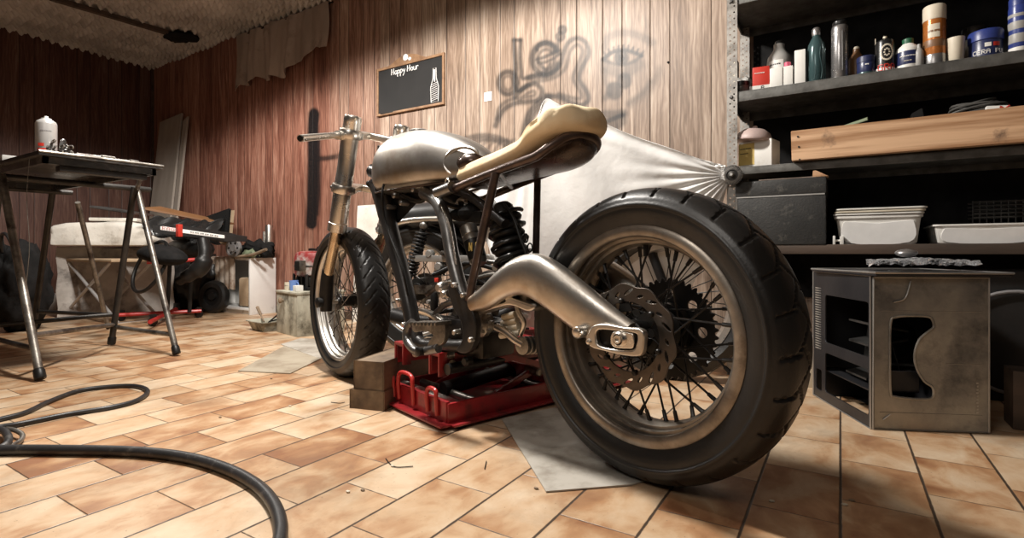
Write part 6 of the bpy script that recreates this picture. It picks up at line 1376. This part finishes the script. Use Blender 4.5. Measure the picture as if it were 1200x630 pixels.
for k in range(5):
    bm = new(); bb(bm, (.036+.013*k, -.129, .125), (.041+.013*k, -.124, .18)); bm.transform(EM); ob('guard_slot', bm, M['hub'], gr)
bm = new(); lathe(bm, [(.022, .243), (.024, .247), (.024, .258), (.018, .262)], None, 18); eo('fuel_cap', bm, M['hub'])
bm = new(); tube(bm, smooth([(.05, 0, .245), (.09, 0, .268), (.12, 0, .25), (.13, 0, .22)], 5), .006, 8); eo('handle', bm, M['hub'])
# white papers low on the wall by the fork
a, b = wl(412, 285, 2.62), wl(446, 285, 2.62); zt_ = wl(430, 239, 2.62).z; bm = new(); hexa(bm, [(a.x, 2.62, .0), (b.x, 2.62, .0), (b.x, 2.63, .0), (a.x, 2.63, .0)], [(a.x, 2.675, zt_), (b.x, 2.675, zt_), (b.x, 2.685, zt_), (a.x, 2.685, zt_)], .001); single('leaning_board', bm, M['wrap'], 'white board leaning on the wall behind the front fork', 'board')

# ================================================================ hoses on the floor
P = [fl(-160, 545, .013), fl(-60, 531, .013), fl(0, 527, .013), fl(80, 527, .013), fl(160, 529, .013), fl(220, 536, .013), fl(265, 549, .013), fl(298, 566, .013), fl(318, 586, .013), fl(328, 610, .013), fl(326, 640, .013), fl(300, 700, .013)]
bm = new(); tube(bm, smooth(P, 8), .0125, 14); single('air_hose', bm, M['hose'], 'thick black hose curving across the tiles at the bottom left', 'hose', ang=60)
P = [fl(-40, 500, .008), fl(0, 491, .008), fl(30, 483, .008), fl(58, 470, .008), fl(95, 457, .008), fl(140, 452, .008), fl(164, 453, .008), fl(173, 459, .008), fl(160, 469, .008), fl(130, 477, .008), fl(80, 485, .008), fl(25, 496, .009), fl(0, 500, .009), fl(-40, 508, .008)]
bm = new(); tube(bm, smooth(P, 8), .0075, 12); single('looped_hose', bm, M['hose'], 'thinner black hose lying in a long loop below the work table', 'hose', ang=60)
P = [fl(-30, 500, .02), fl(0, 503, .02), fl(9, 510, .02), fl(8, 520, .018), fl(-8, 528, .012)]; bm = new(); tube(bm, smooth(P, 6), .009, 12); single('short_hose', bm, M['hose'], 'short bent end of black hose at the left edge under the loop', 'hose', ang=60)
P = [fl(8, 502, .016), fl(18, 504, .020), fl(26, 509, .014), fl(24, 516, .010), fl(10, 524, .010)]; bm = new(); tube(bm, smooth(P, 6), .006, 10); single('hose_clip', bm, M['legm'], 'small bent wire clip beside the hose ends at the left edge', 'clip', ang=60)
for px, py in ((158, 518), (127, 543), (305, 535), (640, 583), (440, 478)):
    pass
rq = random.Random(21)
dbr = [(425, 573), (408, 575), (318, 443), (340, 475), (628, 571), (990, 590), (998, 585), (460, 545), (258, 488), (905, 586)]
for k, (px, py) in enumerate(dbr):
    c = fl(px, py, .003); bm = new(); bmesh.ops.create_icosphere(bm, subdivisions=1, radius=1)
    for v in bm.verts: v.co = V((c.x+v.co.x*.005*(1+rq.random()*.5), c.y+v.co.y*.004, max(.0, .0022+v.co.z*.0025)))
    single('debris_chip', bm, M['cream'] if k % 2 else M['timber'], 'tiny chip of debris scattered on the floor tiles', 'debris', 'debris chips on the tiles')
# fine wires on the tiles
for k, pts in enumerate(([(452, 537), (458, 544), (466, 547), (484, 546)], [(388, 471), (398, 472), (404, 471)], [(570, 540), (568, 549)])):
    bm = new(); tube(bm, smooth([fl(a, b, .002) for a, b in pts], 5) if len(pts) > 2 else [fl(*q, .002) for q in pts], .0012, 6)
    single('wire_scrap', bm, M['hub'], ['longest thin wire scrap on the tiles in front of the lift', 'short dark wire scrap on the tiles left of the wooden blocks', 'tiny straight wire scrap on the tiles below the lift'][k], 'wire')
# ================================================================ camera, light, view
cam = bpy.data.cameras.new('camera'); co = bpy.data.objects.new('camera', cam); COL.objects.link(co)
cam.sensor_width = 36; cam.lens = F/1200*36; cam.clip_start = .02; cam.shift_y = -20/1200
rm = Matrix((RT, UP, -FW)).transposed().to_4x4(); rm.translation = EY; co.matrix_world = rm
scene.camera = co
def light(name, kind, loc, target, energy, color=(1, 1, 1), size=.2, spot=None, blend=.3):
    l = bpy.data.lights.new(name, kind); l.energy = energy; l.color = color
    if kind == 'AREA': l.size = size
    else: l.shadow_soft_size = size
    if spot: l.spot_size = math.radians(spot); l.spot_blend = blend
    o = bpy.data.objects.new(name, l); COL.objects.link(o); o.location = loc
    d = V(target)-V(loc); o.rotation_euler = d.to_track_quat('-Z', 'Y').to_euler(); return o
light('workshop_lamp', 'SPOT', (-1.6, 1.12, 2.24), (-1.6, 1.12, 0), 265, (1, .945, .875), .12, 163, .12)
light('corner_fill', 'SPOT', (-3.3, 1.35, 2.19), (-3.3, 1.35, 0), 105, (1, .945, .875), .12, 152, .35)  # added fill that brightens the left side, no known lamp there
light('front_fill', 'AREA', (-.6, -.5, 1.7), (.2, 2.3, .8), 8, (1, .93, .85), .7)  # weak unseen fill added from the camera side, aimed at the shelves
w = bpy.data.worlds.new('world'); scene.world = w; w.use_nodes = True
w.node_tree.nodes['Background'].inputs[0].default_value = (1, .95, .9, 1); w.node_tree.nodes['Background'].inputs[1].default_value = .02
vs_ = scene.view_settings; vs_.view_transform = 'Standard'; vs_.look = 'None'; vs_.gamma = 1; vs_.use_curve_mapping = False; vs_.exposure = .28
